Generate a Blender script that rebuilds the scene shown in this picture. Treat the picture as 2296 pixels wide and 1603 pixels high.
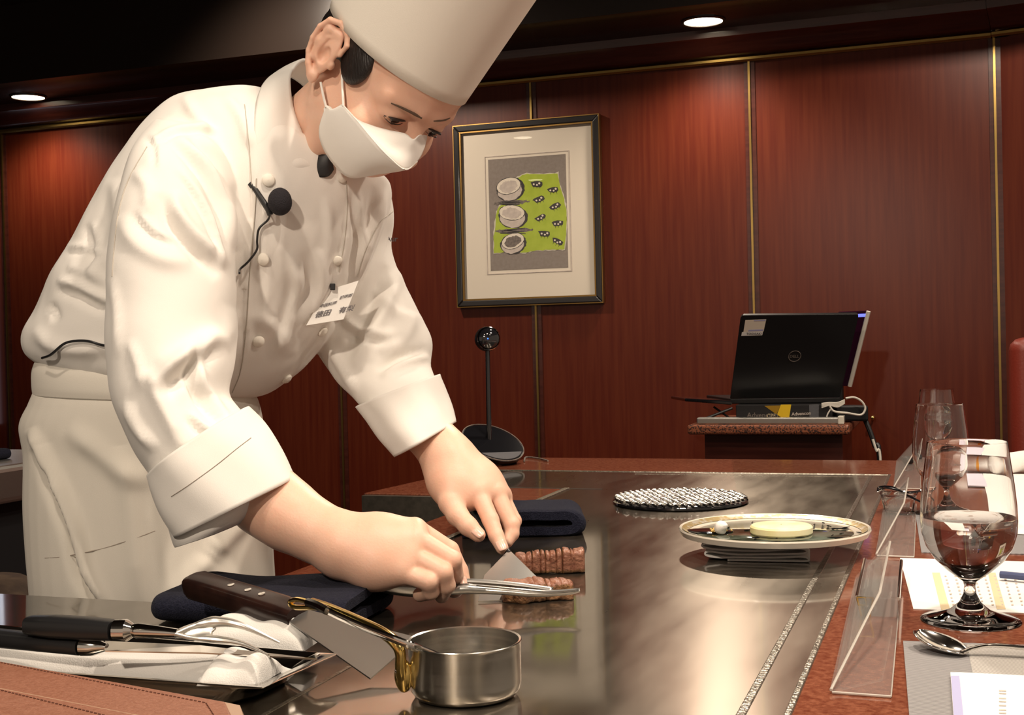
import bpy, bmesh, random, math
import numpy as np
from math import sin, cos, pi, atan, sqrt, radians
from mathutils import Vector, Matrix
for _o in list(bpy.data.objects): bpy.data.objects.remove(_o)
SC = bpy.context.scene
COL = SC.collection
rng = np.random.default_rng(7)

# ------------------------------------------------------------------ camera
FPX = 2800.; CX, CY = 1148., 801.5
PHI = atan(.3525); TH = .025; PIT = atan(41.5 / 2800)
CAM = np.array([0, 0, 1.055])
_F = np.array([-sin(PHI), cos(PHI), 0]); _R = np.array([cos(PHI), sin(PHI), 0]); _Z = np.array([0, 0, 1.])
F = _F * cos(PIT) - _Z * sin(PIT); U0 = _Z * cos(PIT) + _F * sin(PIT)
R = _R * cos(TH) - U0 * sin(TH); U = U0 * cos(TH) + _R * sin(TH)
cd = bpy.data.cameras.new('camera'); cam = bpy.data.objects.new('camera', cd); COL.objects.link(cam)
cd.sensor_fit = 'HORIZONTAL'; cd.sensor_width = 36; cd.lens = 36 * FPX / 2296; cd.clip_start = .05; cd.clip_end = 50
cam.matrix_world = Matrix(((R[0], U[0], -F[0], 0), (R[1], U[1], -F[1], 0), (R[2], U[2], -F[2], 1.055), (0, 0, 0, 1)))
SC.camera = cam

# ------------------------------------------------------------------ world, lights, exposure
w = bpy.data.worlds.new('world'); SC.world = w; w.use_nodes = True
w.node_tree.nodes['Background'].inputs[0].default_value = (1, .80, .62, 1)
w.node_tree.nodes['Background'].inputs[1].default_value = .42
SC.view_settings.view_transform = 'Standard'; SC.view_settings.look = 'None'
SC.view_settings.exposure = -0.08; SC.view_settings.gamma = 1; SC.view_settings.use_curve_mapping = False
SC.cycles.max_bounces = 10; SC.cycles.transmission_bounces = 10; SC.cycles.use_denoising = True
SC.cycles.sample_clamp_indirect = 6; SC.cycles.caustics_reflective = False; SC.cycles.caustics_refractive = False

def spot(loc, tgt, power, size=110, blend=.6, rad=.04, col=(1, .84, .68)):
    l = bpy.data.lights.new('lamp_light', 'SPOT'); l.energy = power; l.spot_size = radians(size); l.spot_blend = blend
    l.shadow_soft_size = rad; l.color = col
    o = bpy.data.objects.new('lamp_light', l); COL.objects.link(o); o.location = loc
    o.rotation_euler = (Vector(tgt) - Vector(loc)).to_track_quat('-Z', 'Y').to_euler()
    return o
CEIL = 2.07; CEIL2 = 2.36
# downlights of the room, plus fill lamps added at front and right: (x, y, power, aim offset, cone)
WALL_LAMPS = [(-.74, 4.0), (-3.456, 4.03)]
TABLE_LAMPS = [(-.02, .95, 68), (-.65, .35, 30), (.95, .75, 40), (.45, 1.75, 64), (-.15, 2.35, 24)]  # the right front one is fill, added to brighten the hat
spot((-.45, -1.2, CEIL2 - .04), (-.62, 1.35, 1.02), 145, 46, .5, .05)  # front fill added behind the camera to brighten hat, face and napkin
for x, y in WALL_LAMPS: spot((x, y, CEIL - .03), (x, y + .05, 0), 30, 140, .8, .05)
spot((-2.1, 3.3, CEIL2 - .03), (-1.9, 4.2, 1.2), 78, 120, .9, .05)
spot((.3, 3.2, CEIL2 - .03), (.1, 4.2, 1.1), 75, 120, .9, .05)
spot((-.62, 3.05, CEIL2 - .04), (-.50, 2.35, .8), 70, 90, .6, .05)
for x, y, p in TABLE_LAMPS: spot((x, y, CEIL2 - .04), (x - .25, y + .25, .8), p, 120, .7, .04)

# ------------------------------------------------------------------ helpers
def ray(x, y): return F + R * (x - CX) / FPX - U * (y - CY) / FPX
def P(x, y, d): return CAM + ray(x, y) * d
def onz(x, y, z=.78):
    r = ray(x, y); return CAM + r * (z - CAM[2]) / r[2]
def onY(x, y, Y):
    r = ray(x, y); return CAM + r * (Y - CAM[1]) / r[1]
def onX(x, y, X):
    r = ray(x, y); return CAM + r * (X - CAM[0]) / r[0]
def V(*a): return np.array(a, float)
def nrm(v): return v / (np.linalg.norm(v) + 1e-12)

class MB:
    def __init__(s): s.v = []; s.f = []; s.n = 0
    def add(s, v, f):
        v = np.asarray(v, float).reshape(-1, 3)
        s.v.append(v); s.f += [tuple(int(i) + s.n for i in q) for q in f]; s.n += len(v); return s
    def box(s, lo, hi):
        x0, y0, z0 = lo; x1, y1, z1 = hi
        v = [(x0, y0, z0), (x1, y0, z0), (x1, y1, z0), (x0, y1, z0), (x0, y0, z1), (x1, y0, z1), (x1, y1, z1), (x0, y1, z1)]
        return s.add(v, [(0, 3, 2, 1), (4, 5, 6, 7), (0, 1, 5, 4), (1, 2, 6, 5), (2, 3, 7, 6), (3, 0, 4, 7)])
    def obox(s, c, x, y, z):       # centre and three half axes
        c, x, y, z = map(np.asarray, (c, x, y, z))
        v = [c + i * x + j * y + k * z for k in (-1, 1) for i, j in ((-1, -1), (1, -1), (1, 1), (-1, 1))]
        return s.add(v, [(0, 3, 2, 1), (4, 5, 6, 7), (0, 1, 5, 4), (1, 2, 6, 5), (2, 3, 7, 6), (3, 0, 4, 7)])
    def hexa(s, b, t):             # bottom quad, top quad
        return s.add(list(b) + list(t), [(0, 3, 2, 1), (4, 5, 6, 7), (0, 1, 5, 4), (1, 2, 6, 5), (2, 3, 7, 6), (3, 0, 4, 7)])
    def prism(s, pts, d):          # 3D planar polygon extruded by vector d
        pts = np.asarray(pts, float); n = len(pts); d = np.asarray(d, float)
        f = [tuple(range(n - 1, -1, -1)), tuple(range(n, 2 * n))] + [(i, (i + 1) % n, n + (i + 1) % n, n + i) for i in range(n)]
        return s.add(np.vstack([pts, pts + d]), f)
    def loft(s, rings, cap=True, closed=False):
        rings = [np.asarray(r, float) for r in rings]; m = len(rings[0]); n = len(rings)
        f = []
        for i in range(n if closed else n - 1):
            a = i * m; b = ((i + 1) % n) * m
            for j in range(m): f.append((a + j, a + (j + 1) % m, b + (j + 1) % m, b + j))
        if cap and not closed: f += [tuple(range(m - 1, -1, -1)), tuple(range((n - 1) * m, n * m))]
        return s.add(np.vstack(rings), f)
    def lathe(s, prof, c=(0, 0, 0), ax=(0, 0, 1), seg=48, sx=1, sy=1, cap=False):
        ax = nrm(np.asarray(ax, float)); t = nrm(np.cross(ax, (0, 1, 0) if abs(ax[1]) < .9 else (1, 0, 0))); b = np.cross(ax, t)
        a = np.arange(seg) * 2 * pi / seg; c = np.asarray(c, float)
        rings = [c + ax * z + np.outer(np.cos(a) * r * sx, t) + np.outer(np.sin(a) * r * sy, b) for r, z in prof]
        return s.loft(rings, cap)
    def tube(s, pts, r, seg=10, cap=True, closed=False, flat=None, up=None):
        pts = np.asarray(pts, float); n = len(pts); rr = np.broadcast_to(np.asarray(r, float), (n,))
        tg = np.gradient(pts, axis=0) if not closed else np.roll(pts, -1, 0) - np.roll(pts, 1, 0)
        u = np.asarray(up if up is not None else (0, 0, 1), float); rings = []
        a = np.arange(seg) * 2 * pi / seg; prev = None
        for i in range(n):
            t = nrm(tg[i])
            base = u if (prev is None or up is not None) else prev
            x = base - t * (base @ t)
            if np.linalg.norm(x) < 1e-3: x = np.array((1, 0, 0.)) - t * t[0]
            x = nrm(x); prev = x; y = np.cross(t, x); fl = 1 if flat is None else flat
            rings.append(pts[i] + np.outer(np.cos(a) * rr[i] * fl, x) + np.outer(np.sin(a) * rr[i], y))
        return s.loft(rings, cap, closed)
    def sph(s, c, r, seg=24, ring=14, ax=None):
        c = np.asarray(c, float); r = np.broadcast_to(np.asarray(r, float), (3,))
        th = np.linspace(0.02, pi - .02, ring); a = np.arange(seg) * 2 * pi / seg
        rings = []
        for t in th:
            q = np.stack([np.sin(t) * np.cos(a) * r[0], np.sin(t) * np.sin(a) * r[1], np.full(seg, -np.cos(t) * r[2])], 1)
            rings.append(c + (q if ax is None else q @ np.asarray(ax)))
        return s.loft(rings)
    def grid(s, A, wrap=False):    # A[i,j,3]
        A = np.asarray(A, float); n, m = A.shape[:2]
        f = [(i * m + j, i * m + (j + 1) % m, (i + 1) * m + (j + 1) % m, (i + 1) * m + j) for i in range(n - 1) for j in range(m if wrap else m - 1)]
        return s.add(A.reshape(-1, 3), f)
    def allv(s): return np.vstack(s.v)

def spl(pts, n=30):                # smooth curve through points (Catmull-Rom)
    p = np.asarray(pts, float); p = np.vstack([2 * p[0] - p[1], p, 2 * p[-1] - p[-2]]); k = len(p) - 3; out = []
    for q in np.linspace(0, k - 1e-9, n):
        i = int(q); t = q - i; a, b, c, d = p[i:i + 4]
        out.append(.5 * (2 * b + (c - a) * t + (2 * a - 5 * b + 4 * c - d) * t * t + (3 * b - a - 3 * c + d) * t ** 3))
    return np.array(out)

WPOS = {}
def mesh_obj(name, v, f, mats, smooth=35):
    me = bpy.data.meshes.new(name); v = np.asarray(v, float)
    lo, hi = v.min(0), v.max(0); org = np.array([(lo[0] + hi[0]) / 2, (lo[1] + hi[1]) / 2, lo[2]])
    me.from_pydata((v - org).tolist(), [], f); me.validate()
    for m in (mats if isinstance(mats, (list, tuple)) else [mats]): me.materials.append(m)
    if smooth:
        me.polygons.foreach_set('use_smooth', [True] * len(me.polygons)); me.set_sharp_from_angle(angle=radians(smooth))
    me.update()
    return me, org
def obj(name, mb, mat, parent=None, smooth=35, bevel=0, solid=0, sub=0):
    v, f = (mb.allv(), mb.f) if isinstance(mb, MB) else mb
    me, org = mesh_obj(name, v, f, mat, smooth)
    o = bpy.data.objects.new(name, me); COL.objects.link(o)
    base = WPOS[parent.name] if parent is not None else np.zeros(3)
    o.location = org - base; WPOS[o.name] = org
    if parent is not None: o.parent = parent
    if solid:
        m = o.modifiers.new('solid', 'SOLIDIFY'); m.thickness = solid; m.offset = 0
    if bevel:
        m = o.modifiers.new('bevel', 'BEVEL'); m.width = bevel; m.segments = 3; m.limit_method = 'ANGLE'; m.angle_limit = radians(40)
        if smooth: me.set_sharp_from_angle(angle=radians(180))
        m.harden_normals = False
        w_ = o.modifiers.new('wn', 'WEIGHTED_NORMAL'); w_.keep_sharp = True
    if sub:
        m = o.modifiers.new('sub', 'SUBSURF'); m.levels = sub; m.render_levels = sub
    return o
def tag(o, label, cat, group=None):
    o['label'] = label; o['category'] = cat
    if group: o['group'] = group
    return o
def thing(name, label, cat, loc, group=None):
    o = bpy.data.objects.new(name, None); COL.objects.link(o); o.location = tuple(map(float, loc)); o.empty_display_size = .05
    WPOS[o.name] = np.array(loc, float); return tag(o, label, cat, group)
def struct(name, mb, mat, **k):
    o = obj(name, mb, mat, **k); o['kind'] = 'structure'; return o
def dup(root, loc, label=None):
    r = root.copy(); COL.objects.link(r); r.location = tuple(map(float, loc)); WPOS[r.name] = np.array(loc, float)
    if label: r['label'] = label
    for ch in list(root.children):
        c = ch.copy(); COL.objects.link(c); c.parent = r
        for g in ch.children:
            d = g.copy(); COL.objects.link(d); d.parent = c
    return r
def text(name, s, size, mat, o, xd, yd, parent, bold=0, off=.0004):
    cu = bpy.data.curves.new('lettering', 'FONT'); cu.body = s; cu.size = size; cu.offset = bold; cu.resolution_u = 3
    t = bpy.data.objects.new('lettering', cu); COL.objects.link(t)
    bpy.context.view_layer.update()
    me = t.evaluated_get(bpy.context.evaluated_depsgraph_get()).to_mesh()
    v = np.array([q.co[:] for q in me.vertices]); f = [tuple(p.vertices) for p in me.polygons]
    bpy.data.objects.remove(t)
    if not len(v): return
    xd = nrm(np.asarray(xd)); yd = nrm(np.asarray(yd)); n = np.cross(xd, yd)
    return obj(name, (np.asarray(o) + np.outer(v[:, 0], xd) + np.outer(v[:, 1], yd) + n * off, f), mat, parent, smooth=0)

# ------------------------------------------------------------------ materials
def pbr(name, col, rough=.5, metal=0, c2=None, scale=20, stretch=(1, 1, 1), mix=(.35, .65), detail=4, bump=0, bscale=None,
        rvar=0, coat=0, trans=0, ior=1.45, sss=0, emit=0, sheen=0, alpha=1, spec=.5, aniso=0, distort=0, fac=None, bstretch=None):
    m = bpy.data.materials.new(name); m.use_nodes = True; nt = m.node_tree; N = nt.nodes; L = nt.links
    b = N['Principled BSDF']; I = b.inputs
    def c4(c): return (*c, 1)
    I['Base Color'].default_value = c4(col); I['Roughness'].default_value = rough; I['Metallic'].default_value = metal
    I['IOR'].default_value = ior; I['Specular IOR Level'].default_value = spec
    I['Coat Weight'].default_value = coat; I['Coat Roughness'].default_value = .08
    I['Transmission Weight'].default_value = trans; I['Subsurface Weight'].default_value = sss
    if sss: I['Subsurface Radius'].default_value = (1, .35, .2); I['Subsurface Scale'].default_value = .008
    I['Sheen Weight'].default_value = sheen; I['Alpha'].default_value = alpha; I['Anisotropic'].default_value = aniso
    if emit: I['Emission Color'].default_value = c4(col); I['Emission Strength'].default_value = emit
    def noise(sc, st, det=4):
        tc = N.new('ShaderNodeTexCoord'); mp = N.new('ShaderNodeMapping'); mp.inputs['Scale'].default_value = st
        nz = N.new('ShaderNodeTexNoise'); nz.inputs['Scale'].default_value = sc; nz.inputs['Detail'].default_value = det
        nz.inputs['Distortion'].default_value = distort
        L.new(tc.outputs['Object'], mp.inputs[0]); L.new(mp.outputs[0], nz.inputs['Vector']); return nz
    if c2 is not None:
        nz = noise(scale, stretch, detail); cr = N.new('ShaderNodeValToRGB')
        cr.color_ramp.elements[0].position = mix[0]; cr.color_ramp.elements[0].color = c4(col)
        cr.color_ramp.elements[1].position = mix[1]; cr.color_ramp.elements[1].color = c4(c2)
        L.new(nz.outputs[0], cr.inputs[0]); L.new(cr.outputs[0], I['Base Color'])
    if rvar:
        nz = noise(scale, stretch, detail); mr = N.new('ShaderNodeMapRange')
        mr.inputs['To Min'].default_value = max(rough - rvar, .02); mr.inputs['To Max'].default_value = rough + rvar
        mr.inputs['From Min'].default_value = .3; mr.inputs['From Max'].default_value = .7
        L.new(nz.outputs[0], mr.inputs['Value']); L.new(mr.outputs[0], I['Roughness'])
    if bump:
        nz = noise(bscale or scale, bstretch or stretch, 3); bp = N.new('ShaderNodeBump'); bp.inputs['Strength'].default_value = bump
        bp.inputs['Distance'].default_value = .002
        L.new(nz.outputs[0], bp.inputs['Height']); L.new(bp.outputs[0], I['Normal'])
    return m
M = {}
M['wall'] = pbr('mahogany_veneer', (.074, .0090, .0038), .33, 0, (.112, .021, .0075), 9, (9, 9, .4), (.25, .8), 6, .02, spec=.35)
M['wall_d'] = pbr('dark_red_lacquer', (.045, .009, .006), .3, 0, (.065, .015, .01), 9, (1, 9, 9), coat=.3)
M['ceil'] = pbr('dark_ceiling', (.035, .028, .022), .35, 0)
M['soffit'] = pbr('soffit_lacquer', (.022, .015, .012), .25, 0, coat=.4)
M['floor'] = pbr('dark_carpet', (.05, .02, .015), .9, 0, (.08, .03, .02), 120)
M['gold'] = pbr('brass_strip', (.38, .25, .08), .32, 1)
M['granite'] = pbr('red_granite', (.14, .035, .018), .10, 0, (.30, .11, .06), 210, (1, 1, 1), (.30, .72), 6, coat=.2)
M['granite_e'] = pbr('grey_stone_edge', (.06, .055, .045), .35, 0, (.09, .08, .065), 90)
M['steel'] = pbr('griddle_steel', (.19, .16, .125), .32, 1, (.27, .235, .19), 5, (5, 1, 1), (.2, .8), 4, rvar=.05, coat=1)
M['steel'].node_tree.nodes['Principled BSDF'].inputs['Coat IOR'].default_value = 2.0
_n = M['steel'].node_tree; _b = _n.nodes['Principled BSDF']; _b.inputs['Coat Roughness'].default_value = .06
_b.inputs['Anisotropic'].default_value = .85; _t = _n.nodes.new('ShaderNodeCombineXYZ'); _t.inputs[1].default_value = 1; _n.links.new(_t.outputs[0], _b.inputs['Tangent'])
M['rail'] = pbr('worn_steel_rail', (.55, .51, .44), .30, 1, (.22, .20, .16), 260, (1, 1, 1), (.35, .7), 5, .6)
M['inox'] = pbr('brushed_stainless', (.62, .60, .56), .2, 1, rvar=.05, scale=8, stretch=(1, 1, 30))
M['satin'] = pbr('satin_steel_blade', (.70, .68, .63), .33, 1)
M['strap'] = pbr('grey_steel_strap', (.42, .41, .39), .3, 1)
M['inox_p'] = pbr('polished_stainless', (.74, .72, .68), .1, 1)
M['brass'] = pbr('polished_brass', (.83, .60, .20), .17, 1)
M['black'] = pbr('black_plastic', (.012, .012, .013), .35, 0)
M['gblack'] = pbr('glossy_black_plastic', (.008, .008, .01), .06, 0, coat=1)
M['navy'] = pbr('navy_towelling', (.010, .011, .022), .95, 0, (.018, .019, .034), 400, bump=.9, bscale=700, sheen=.04, spec=.1)
M['cloth'] = pbr('white_towel_cloth', (.80, .78, .74), .85, 0, bump=.25, bscale=900, sheen=.1)
M['jacket'] = pbr('white_cotton', (.80, .77, .72), .8, 0, (.83, .80, .75), 6, bump=.10, bscale=1400, sheen=.12)
M['apron'] = pbr('cream_apron_cotton', (.74, .70, .62), .85, 0, bump=.12, bscale=1300, sheen=.1)
M['hat'] = pbr('white_paper_toque', (.84, .79, .70), .75, 0, bump=.08, bscale=900)
M['mask'] = pbr('white_nonwoven', (.84, .81, .76), .8, 0, bump=.06, bscale=1500, sss=0)
M['skin'] = pbr('skin', (.78, .47, .34), .45, 0, (.81, .52, .39), 30, mix=(.3, .7), sss=.25, bump=.10, bscale=420)
M['nail'] = pbr('fingernail', (.80, .52, .42), .22, 0)
M['hair'] = pbr('black_hair', (.012, .009, .008), .4, 0, bump=.5, bscale=600, bstretch=(1, 1, .1))
M['wood_h'] = pbr('dark_walnut_handle', (.014, .006, .005), .25, 0, (.026, .011, .008), 60, (1, 1, 1))
M['white'] = pbr('white_porcelain', (.78, .73, .62), .12, 0, coat=.5)
M['paper'] = pbr('white_paper', (.86, .84, .80), .6, 0)
M['ink'] = pbr('grey_ink', (.12, .11, .12), .7, 0)
M['tan'] = pbr('tan_print', (.72, .58, .36), .7, 0)
M['lav'] = pbr('lavender_print', (.42, .42, .66), .6, 0)
M['leather'] = pbr('brown_leather', (.24, .095, .055), .5, 0, (.30, .13, .08), 300, bump=.4, bscale=500)
M['leather_e'] = pbr('pale_leather_edge', (.42, .27, .18), .5, 0)
M['stitch'] = pbr('dark_stitching', (.10, .035, .02), .7, 0)
M['mat'] = pbr('woven_vinyl_placemat', (.26, .25, .25), .55, 0, (.46, .44, .42), 420, (1, .18, 1), (.4, .6), 2, .5)
M['mat2'] = pbr('pale_woven_vinyl', (.42, .40, .37), .55, 0, (.60, .57, .53), 420, (.18, 1, 1), (.4, .6), 2, .5)
M['mount'] = pbr('cream_mount_board', (.78, .70, .58), .8, 0)
M['print_g'] = pbr('grey_print_paper', (.24, .20, .17), .8, 0, (.27, .23, .20), 90)
M['green'] = pbr('lime_print_ink', (.36, .46, .035), .8, 0, (.42, .52, .05), 30)
M['torn'] = pbr('torn_paper_edge', (.62, .58, .46), .8, 0)
M['chalk'] = pbr('chalk_white', (.62, .54, .47), .8, 0, (.50, .43, .38), 60)
M['charc'] = pbr('charcoal_ink', (.045, .04, .038), .8, 0)
M['smudge'] = pbr('charcoal_smudge', (.22, .18, .15), .8, 0, (.12, .10, .09), 120)
M['frame'] = pbr('black_frame_lacquer', (.02, .018, .018), .25, 0, coat=.4)
M['frame_g'] = pbr('gilt_frame_edge', (.42, .25, .08), .32, 1)
M['rubber'] = pbr('dark_grey_foam', (.014, .012, .016), .9, 0, bump=.8, bscale=900)
M['lcd'] = pbr('lit_screen_blue', (.10, .12, .8), .3, emit=2.5)
M['screen'] = pbr('dark_screen', (.03, .006, .02), .15)
M['led'] = pbr('blue_status_light', (.01, .06, 1), .3, emit=12)
M['lampface'] = pbr('lamp_diffuser', (1, .86, .62), .5, emit=14)
M['yellow'] = pbr('yellow_carton', (.85, .55, .02), .5)
M['carton'] = pbr('black_carton', (.015, .014, .015), .45)
M['cable'] = pbr('white_cable', (.70, .66, .58), .4)
M['chair'] = pbr('red_leather', (.17, .022, .012), .45, bump=.2, bscale=200)
M['lobe'] = pbr('grey_mesh_grille', (.12, .12, .13), .6, 0, bump=.8, bscale=1500)

def glass(name, ior=1.45, tint=(1, 1, 1), rough=0.0):
    m = pbr(name, tint, rough, 0, trans=1, ior=ior); return m
M['glass'] = glass('clear_glass', 1.5)
M['acryl'] = None
M['water'] = glass('water', 1.33)
def thin_glass():                  # picture glazing: a pane seen through, with a mirror-like sheen
    m = bpy.data.materials.new('picture_glazing'); m.use_nodes = True; N = m.node_tree.nodes; L = m.node_tree.links
    N.remove(N['Principled BSDF']); tr = N.new('ShaderNodeBsdfTransparent'); gl = N.new('ShaderNodeBsdfGlossy'); gl.inputs['Roughness'].default_value = .015
    fr = N.new('ShaderNodeFresnel'); fr.inputs[0].default_value = 1.5; mx = N.new('ShaderNodeMixShader')
    ge = N.new('ShaderNodeNewGeometry'); mt = N.new('ShaderNodeMath'); mt.operation = 'MULTIPLY'; iv = N.new('ShaderNodeMath'); iv.operation = 'SUBTRACT'; iv.inputs[0].default_value = 1
    L.new(ge.outputs['Backfacing'], iv.inputs[1]); L.new(fr.outputs[0], mt.inputs[0]); L.new(iv.outputs[0], mt.inputs[1]); L.new(mt.outputs[0], mx.inputs[0]); L.new(tr.outputs[0], mx.inputs[1]); L.new(gl.outputs[0], mx.inputs[2]); L.new(mx.outputs[0], N['Material Output'].inputs[0])
    return m
M['glazing'] = thin_glass()
def clear_sheet():                 # acrylic: mostly clear, glossy, a little pale diffuse mixed in to lighten it
    m = thin_glass(); m.name = 'clear_acrylic'; N = m.node_tree.nodes; L = m.node_tree.links
    df = N.new('ShaderNodeBsdfDiffuse'); df.inputs[0].default_value = (.75, .74, .70, 1); mx = N.new('ShaderNodeMixShader'); mx.inputs[0].default_value = .07
    last = [n for n in N if n.type == 'MIX_SHADER' and n != mx][0]; L.new(last.outputs[0], mx.inputs[1]); L.new(df.outputs[0], mx.inputs[2]); L.new(mx.outputs[0], N['Material Output'].inputs[0])
    return m
M['acryl'] = clear_sheet()
M['edge'] = pbr('painted_edge_glow', (.62, .58, .52), .25, alpha=.8)  # pale colour imitates light glowing in the sheet edges
def weave(name, c1, c2, ang):      # woven vinyl: fine slanting ribs crossed by a second set
    m = pbr(name, c1, .5); N = m.node_tree.nodes; L = m.node_tree.links; tc = N.new('ShaderNodeTexCoord'); mp = N.new('ShaderNodeMapping'); mp.inputs['Rotation'].default_value[2] = radians(ang)
    wv = N.new('ShaderNodeTexWave'); wv.inputs['Scale'].default_value = 110; wv.inputs['Distortion'].default_value = 1.2; wv.inputs['Detail'].default_value = 1
    cr = N.new('ShaderNodeValToRGB'); cr.color_ramp.elements[0].color = (*c1, 1); cr.color_ramp.elements[1].color = (*c2, 1)
    bp = N.new('ShaderNodeBump'); bp.inputs['Distance'].default_value = .0006; bp.inputs['Strength'].default_value = .6
    L.new(tc.outputs['Object'], mp.inputs[0]); L.new(mp.outputs[0], wv.inputs['Vector']); L.new(wv.outputs['Fac'], cr.inputs[0]); L.new(cr.outputs[0], N['Principled BSDF'].inputs['Base Color'])
    L.new(wv.outputs['Fac'], bp.inputs['Height']); L.new(bp.outputs[0], N['Principled BSDF'].inputs['Normal']); return m
M['mat'] = weave('woven_vinyl_placemat', (.16, .155, .16), (.34, .33, .33), 60)
M['mat2'] = weave('pale_woven_vinyl', (.30, .28, .26), (.50, .48, .45), -40)

# ------------------------------------------------------------------ the room
T = .78; WY = 4.245
mb = MB().box((-5.2, -2.5, -.05), (2.4, 5.0, 0)); struct('floor', mb, M['floor'])
# back wall: flat run, then a bend towards the guests right of the last brass strip
mb = MB()
prof = [(-5.0, WY), (.145, WY), (.40, WY - .06), (.66, WY - .26), (.9, WY - .55), (1.0, WY - .9)]
for (xa, ya), (xb, yb) in zip(prof, prof[1:]):
    mb.hexa([(xa, ya, 0), (xb, yb, 0), (xb, yb + .12, 0), (xa, ya + .12, 0)], [(xa, ya, 2.5), (xb, yb, 2.5), (xb, yb + .12, 2.5), (xa, ya + .12, 2.5)])
struct('wall_back', mb, M['wall'], smooth=60)
# brass strips between the veneer panels (a reeded pair with a bead)
k = 0
for x in (-3.735, -2.955, -2.18, -1.398, -.625, .143):
    k += 1
    mb = MB().box((x - .018, WY - .004, .02), (x + .018, WY + .01, 1.975))
    g = MB()
    g.box((x - .0045, WY - .010, .02), (x + .0025, WY - .004, 1.97))
    s = struct(f'trim_{k}', mb, M['wall_d']); c = obj('brass_bead', g, M['gold'], s); c.location.z = 0
# picture rail: gold bead and lacquer cornice following the wall
def along(prof_pts, off):
    pts = [V(x, y - off, 0) for x, y in prof_pts]; return pts
def sweep_wall(sec, mat, name):
    rings = []
    P2 = [(-5.0, WY), (-2.0, WY), (.0, WY), (.145, WY - .01), (.40, WY - .07), (.66, WY - .26), (.9, WY - .55), (1.0, WY - .9)]
    P2 = spl([(x, y, 0) for x, y in P2], 60)
    tg = np.gradient(P2, axis=0)
    for p, t in zip(P2, tg):
        t = nrm(t); n = np.array((t[1], -t[0], 0))          # towards the room
        rings.append(np.array([p + n * a + V(0, 0, z) for a, z in sec]))
    return struct(name, MB().loft(rings), mat)
sweep_wall([(-.02, 1.966), (.012, 1.966), (.018, 1.972), (.018, 1.980), (.010, 1.986), (-.02, 1.986)], M['gold'], 'trim_7')
sweep_wall([(-.02, 1.986), (.014, 1.988), (.03, 1.998), (.04, 2.012), (.055, 2.03), (.075, 2.043), (.078, 2.075), (-.02, 2.075)], M['wall_d'], 'trim_8')
# soffit band over the wall and the higher ceiling in front of it
mb = MB().box((-5.0, 3.84, CEIL), (1.6, 4.36, CEIL + .3)); struct('ceiling_soffit', mb, M['soffit'])
mb = MB().box((-5.2, -2.5, CEIL2), (2.4, 3.84, CEIL2 + .1)); struct('ceiling', mb, M['ceil'])
mb = MB().box((-5.12, -2.5, 0), (-5.0, 4.3, 2.4)); struct('wall_left', mb, M['wall_d'])
mb = MB().box((-4.05, WY - .03, .1), (-3.95, WY + .0, 1.9)); struct('trim_9', mb, M['black'])
mb = MB().box((-3.93, WY - .02, .75), (-3.80, WY - .005, 1.7)); struct('window_1', mb, pbr('daylit_pane', (.75, .82, 1), .5, emit=.9))

def downlight(x, y, z, label, r=.062, on=True):
    t = thing('ceiling_light', label, 'ceiling light', (x, y, z))
    obj('diffuser', MB().lathe([(.001, -.003), (r * .6, -.004), (r, -.002), (r, .004)], (x, y, z), cap=True), M['lampface'], t)
    obj('trim_ring', MB().lathe([(r, .003), (r, -.005), (r + .004, -.007), (r + .010, -.003), (r + .010, .003)], (x, y, z)), M['soffit'], t)
    return t
downlight(-.74, 4.045, CEIL, 'round recessed downlight above the wall panel right of the framed print')
downlight(-3.456, 4.08, CEIL, 'round recessed downlight far left above the chef\'s back')
downlight(-2.595, .76, CEIL2, 'round ceiling light out over the kitchen, mirrored near the top of the framed print')
downlight(-3.2, -1.33, CEIL2, 'round ceiling light behind the guests, mirrored lowest in the framed print')

# ------------------------------------------------------------------ framed print on the wall
PL, PR, PB, PT = -1.690, -1.146, 1.176, 1.829
fy = WY - .034
t = thing('framed_picture', 'framed print of three bowls on lime green, black and gilt frame on the wood wall', 'picture', ((PL + PR) / 2, fy, PB))
def frame_ring(x0, x1, z0, z1, wd, y0, y1):
    m = MB()
    A = [(x0, z0), (x1, z0), (x1, z1), (x0, z1)]; B = [(x0 + wd, z0 + wd), (x1 - wd, z0 + wd), (x1 - wd, z1 - wd), (x0 + wd, z1 - wd)]
    for i in range(4):
        j = (i + 1) % 4
        m.hexa([(A[i][0], y1, A[i][1]), (A[j][0], y1, A[j][1]), (B[j][0], y1, B[j][1]), (B[i][0], y1, B[i][1])],
               [(A[i][0], y0, A[i][1]), (A[j][0], y0, A[j][1]), (B[j][0], y0, B[j][1]), (B[i][0], y0, B[i][1])])
    return m
obj('frame', frame_ring(PL, PR, PB, PT, .022, fy, WY - .002), M['frame'], t, smooth=0, bevel=.004)
obj('outer_gilt_edge', frame_ring(PL - .003, PR + .003, PB - .003, PT + .003, .004, fy + .004, WY - .004), M['frame_g'], t, smooth=0)
obj('inner_gilt_edge', frame_ring(PL + .021, PR - .021, PB + .021, PT - .021, .006, fy + .004, fy + .014), M['frame_g'], t, smooth=0)
obj('mount', MB().box((PL + .015, fy + .018, PB + .015), (PR - .015, fy + .022, PT - .015)), M['mount'], t, smooth=0)
def pic(x, y, dy=.0):              # picture pixel -> point on the print plane
    p = onY(x, y, fy + .018); p[1] = fy + .0163 - dy; return p
def flat(pts, dy, name, mat, par, th=.0006):
    q = [pic(x, y, dy) for x, y in pts]; n = len(q)
    return obj(name, MB().prism(q, (0, th, 0)), mat, par, smooth=0)
px0, px1, pz0, pz1 = -1.563, -1.272, 1.303, 1.702
pr_ = obj('print_sheet', MB().box((px0, fy + .0168, pz0), (px1, fy + .018, pz1)), M['print_g'], t, smooth=0)
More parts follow.
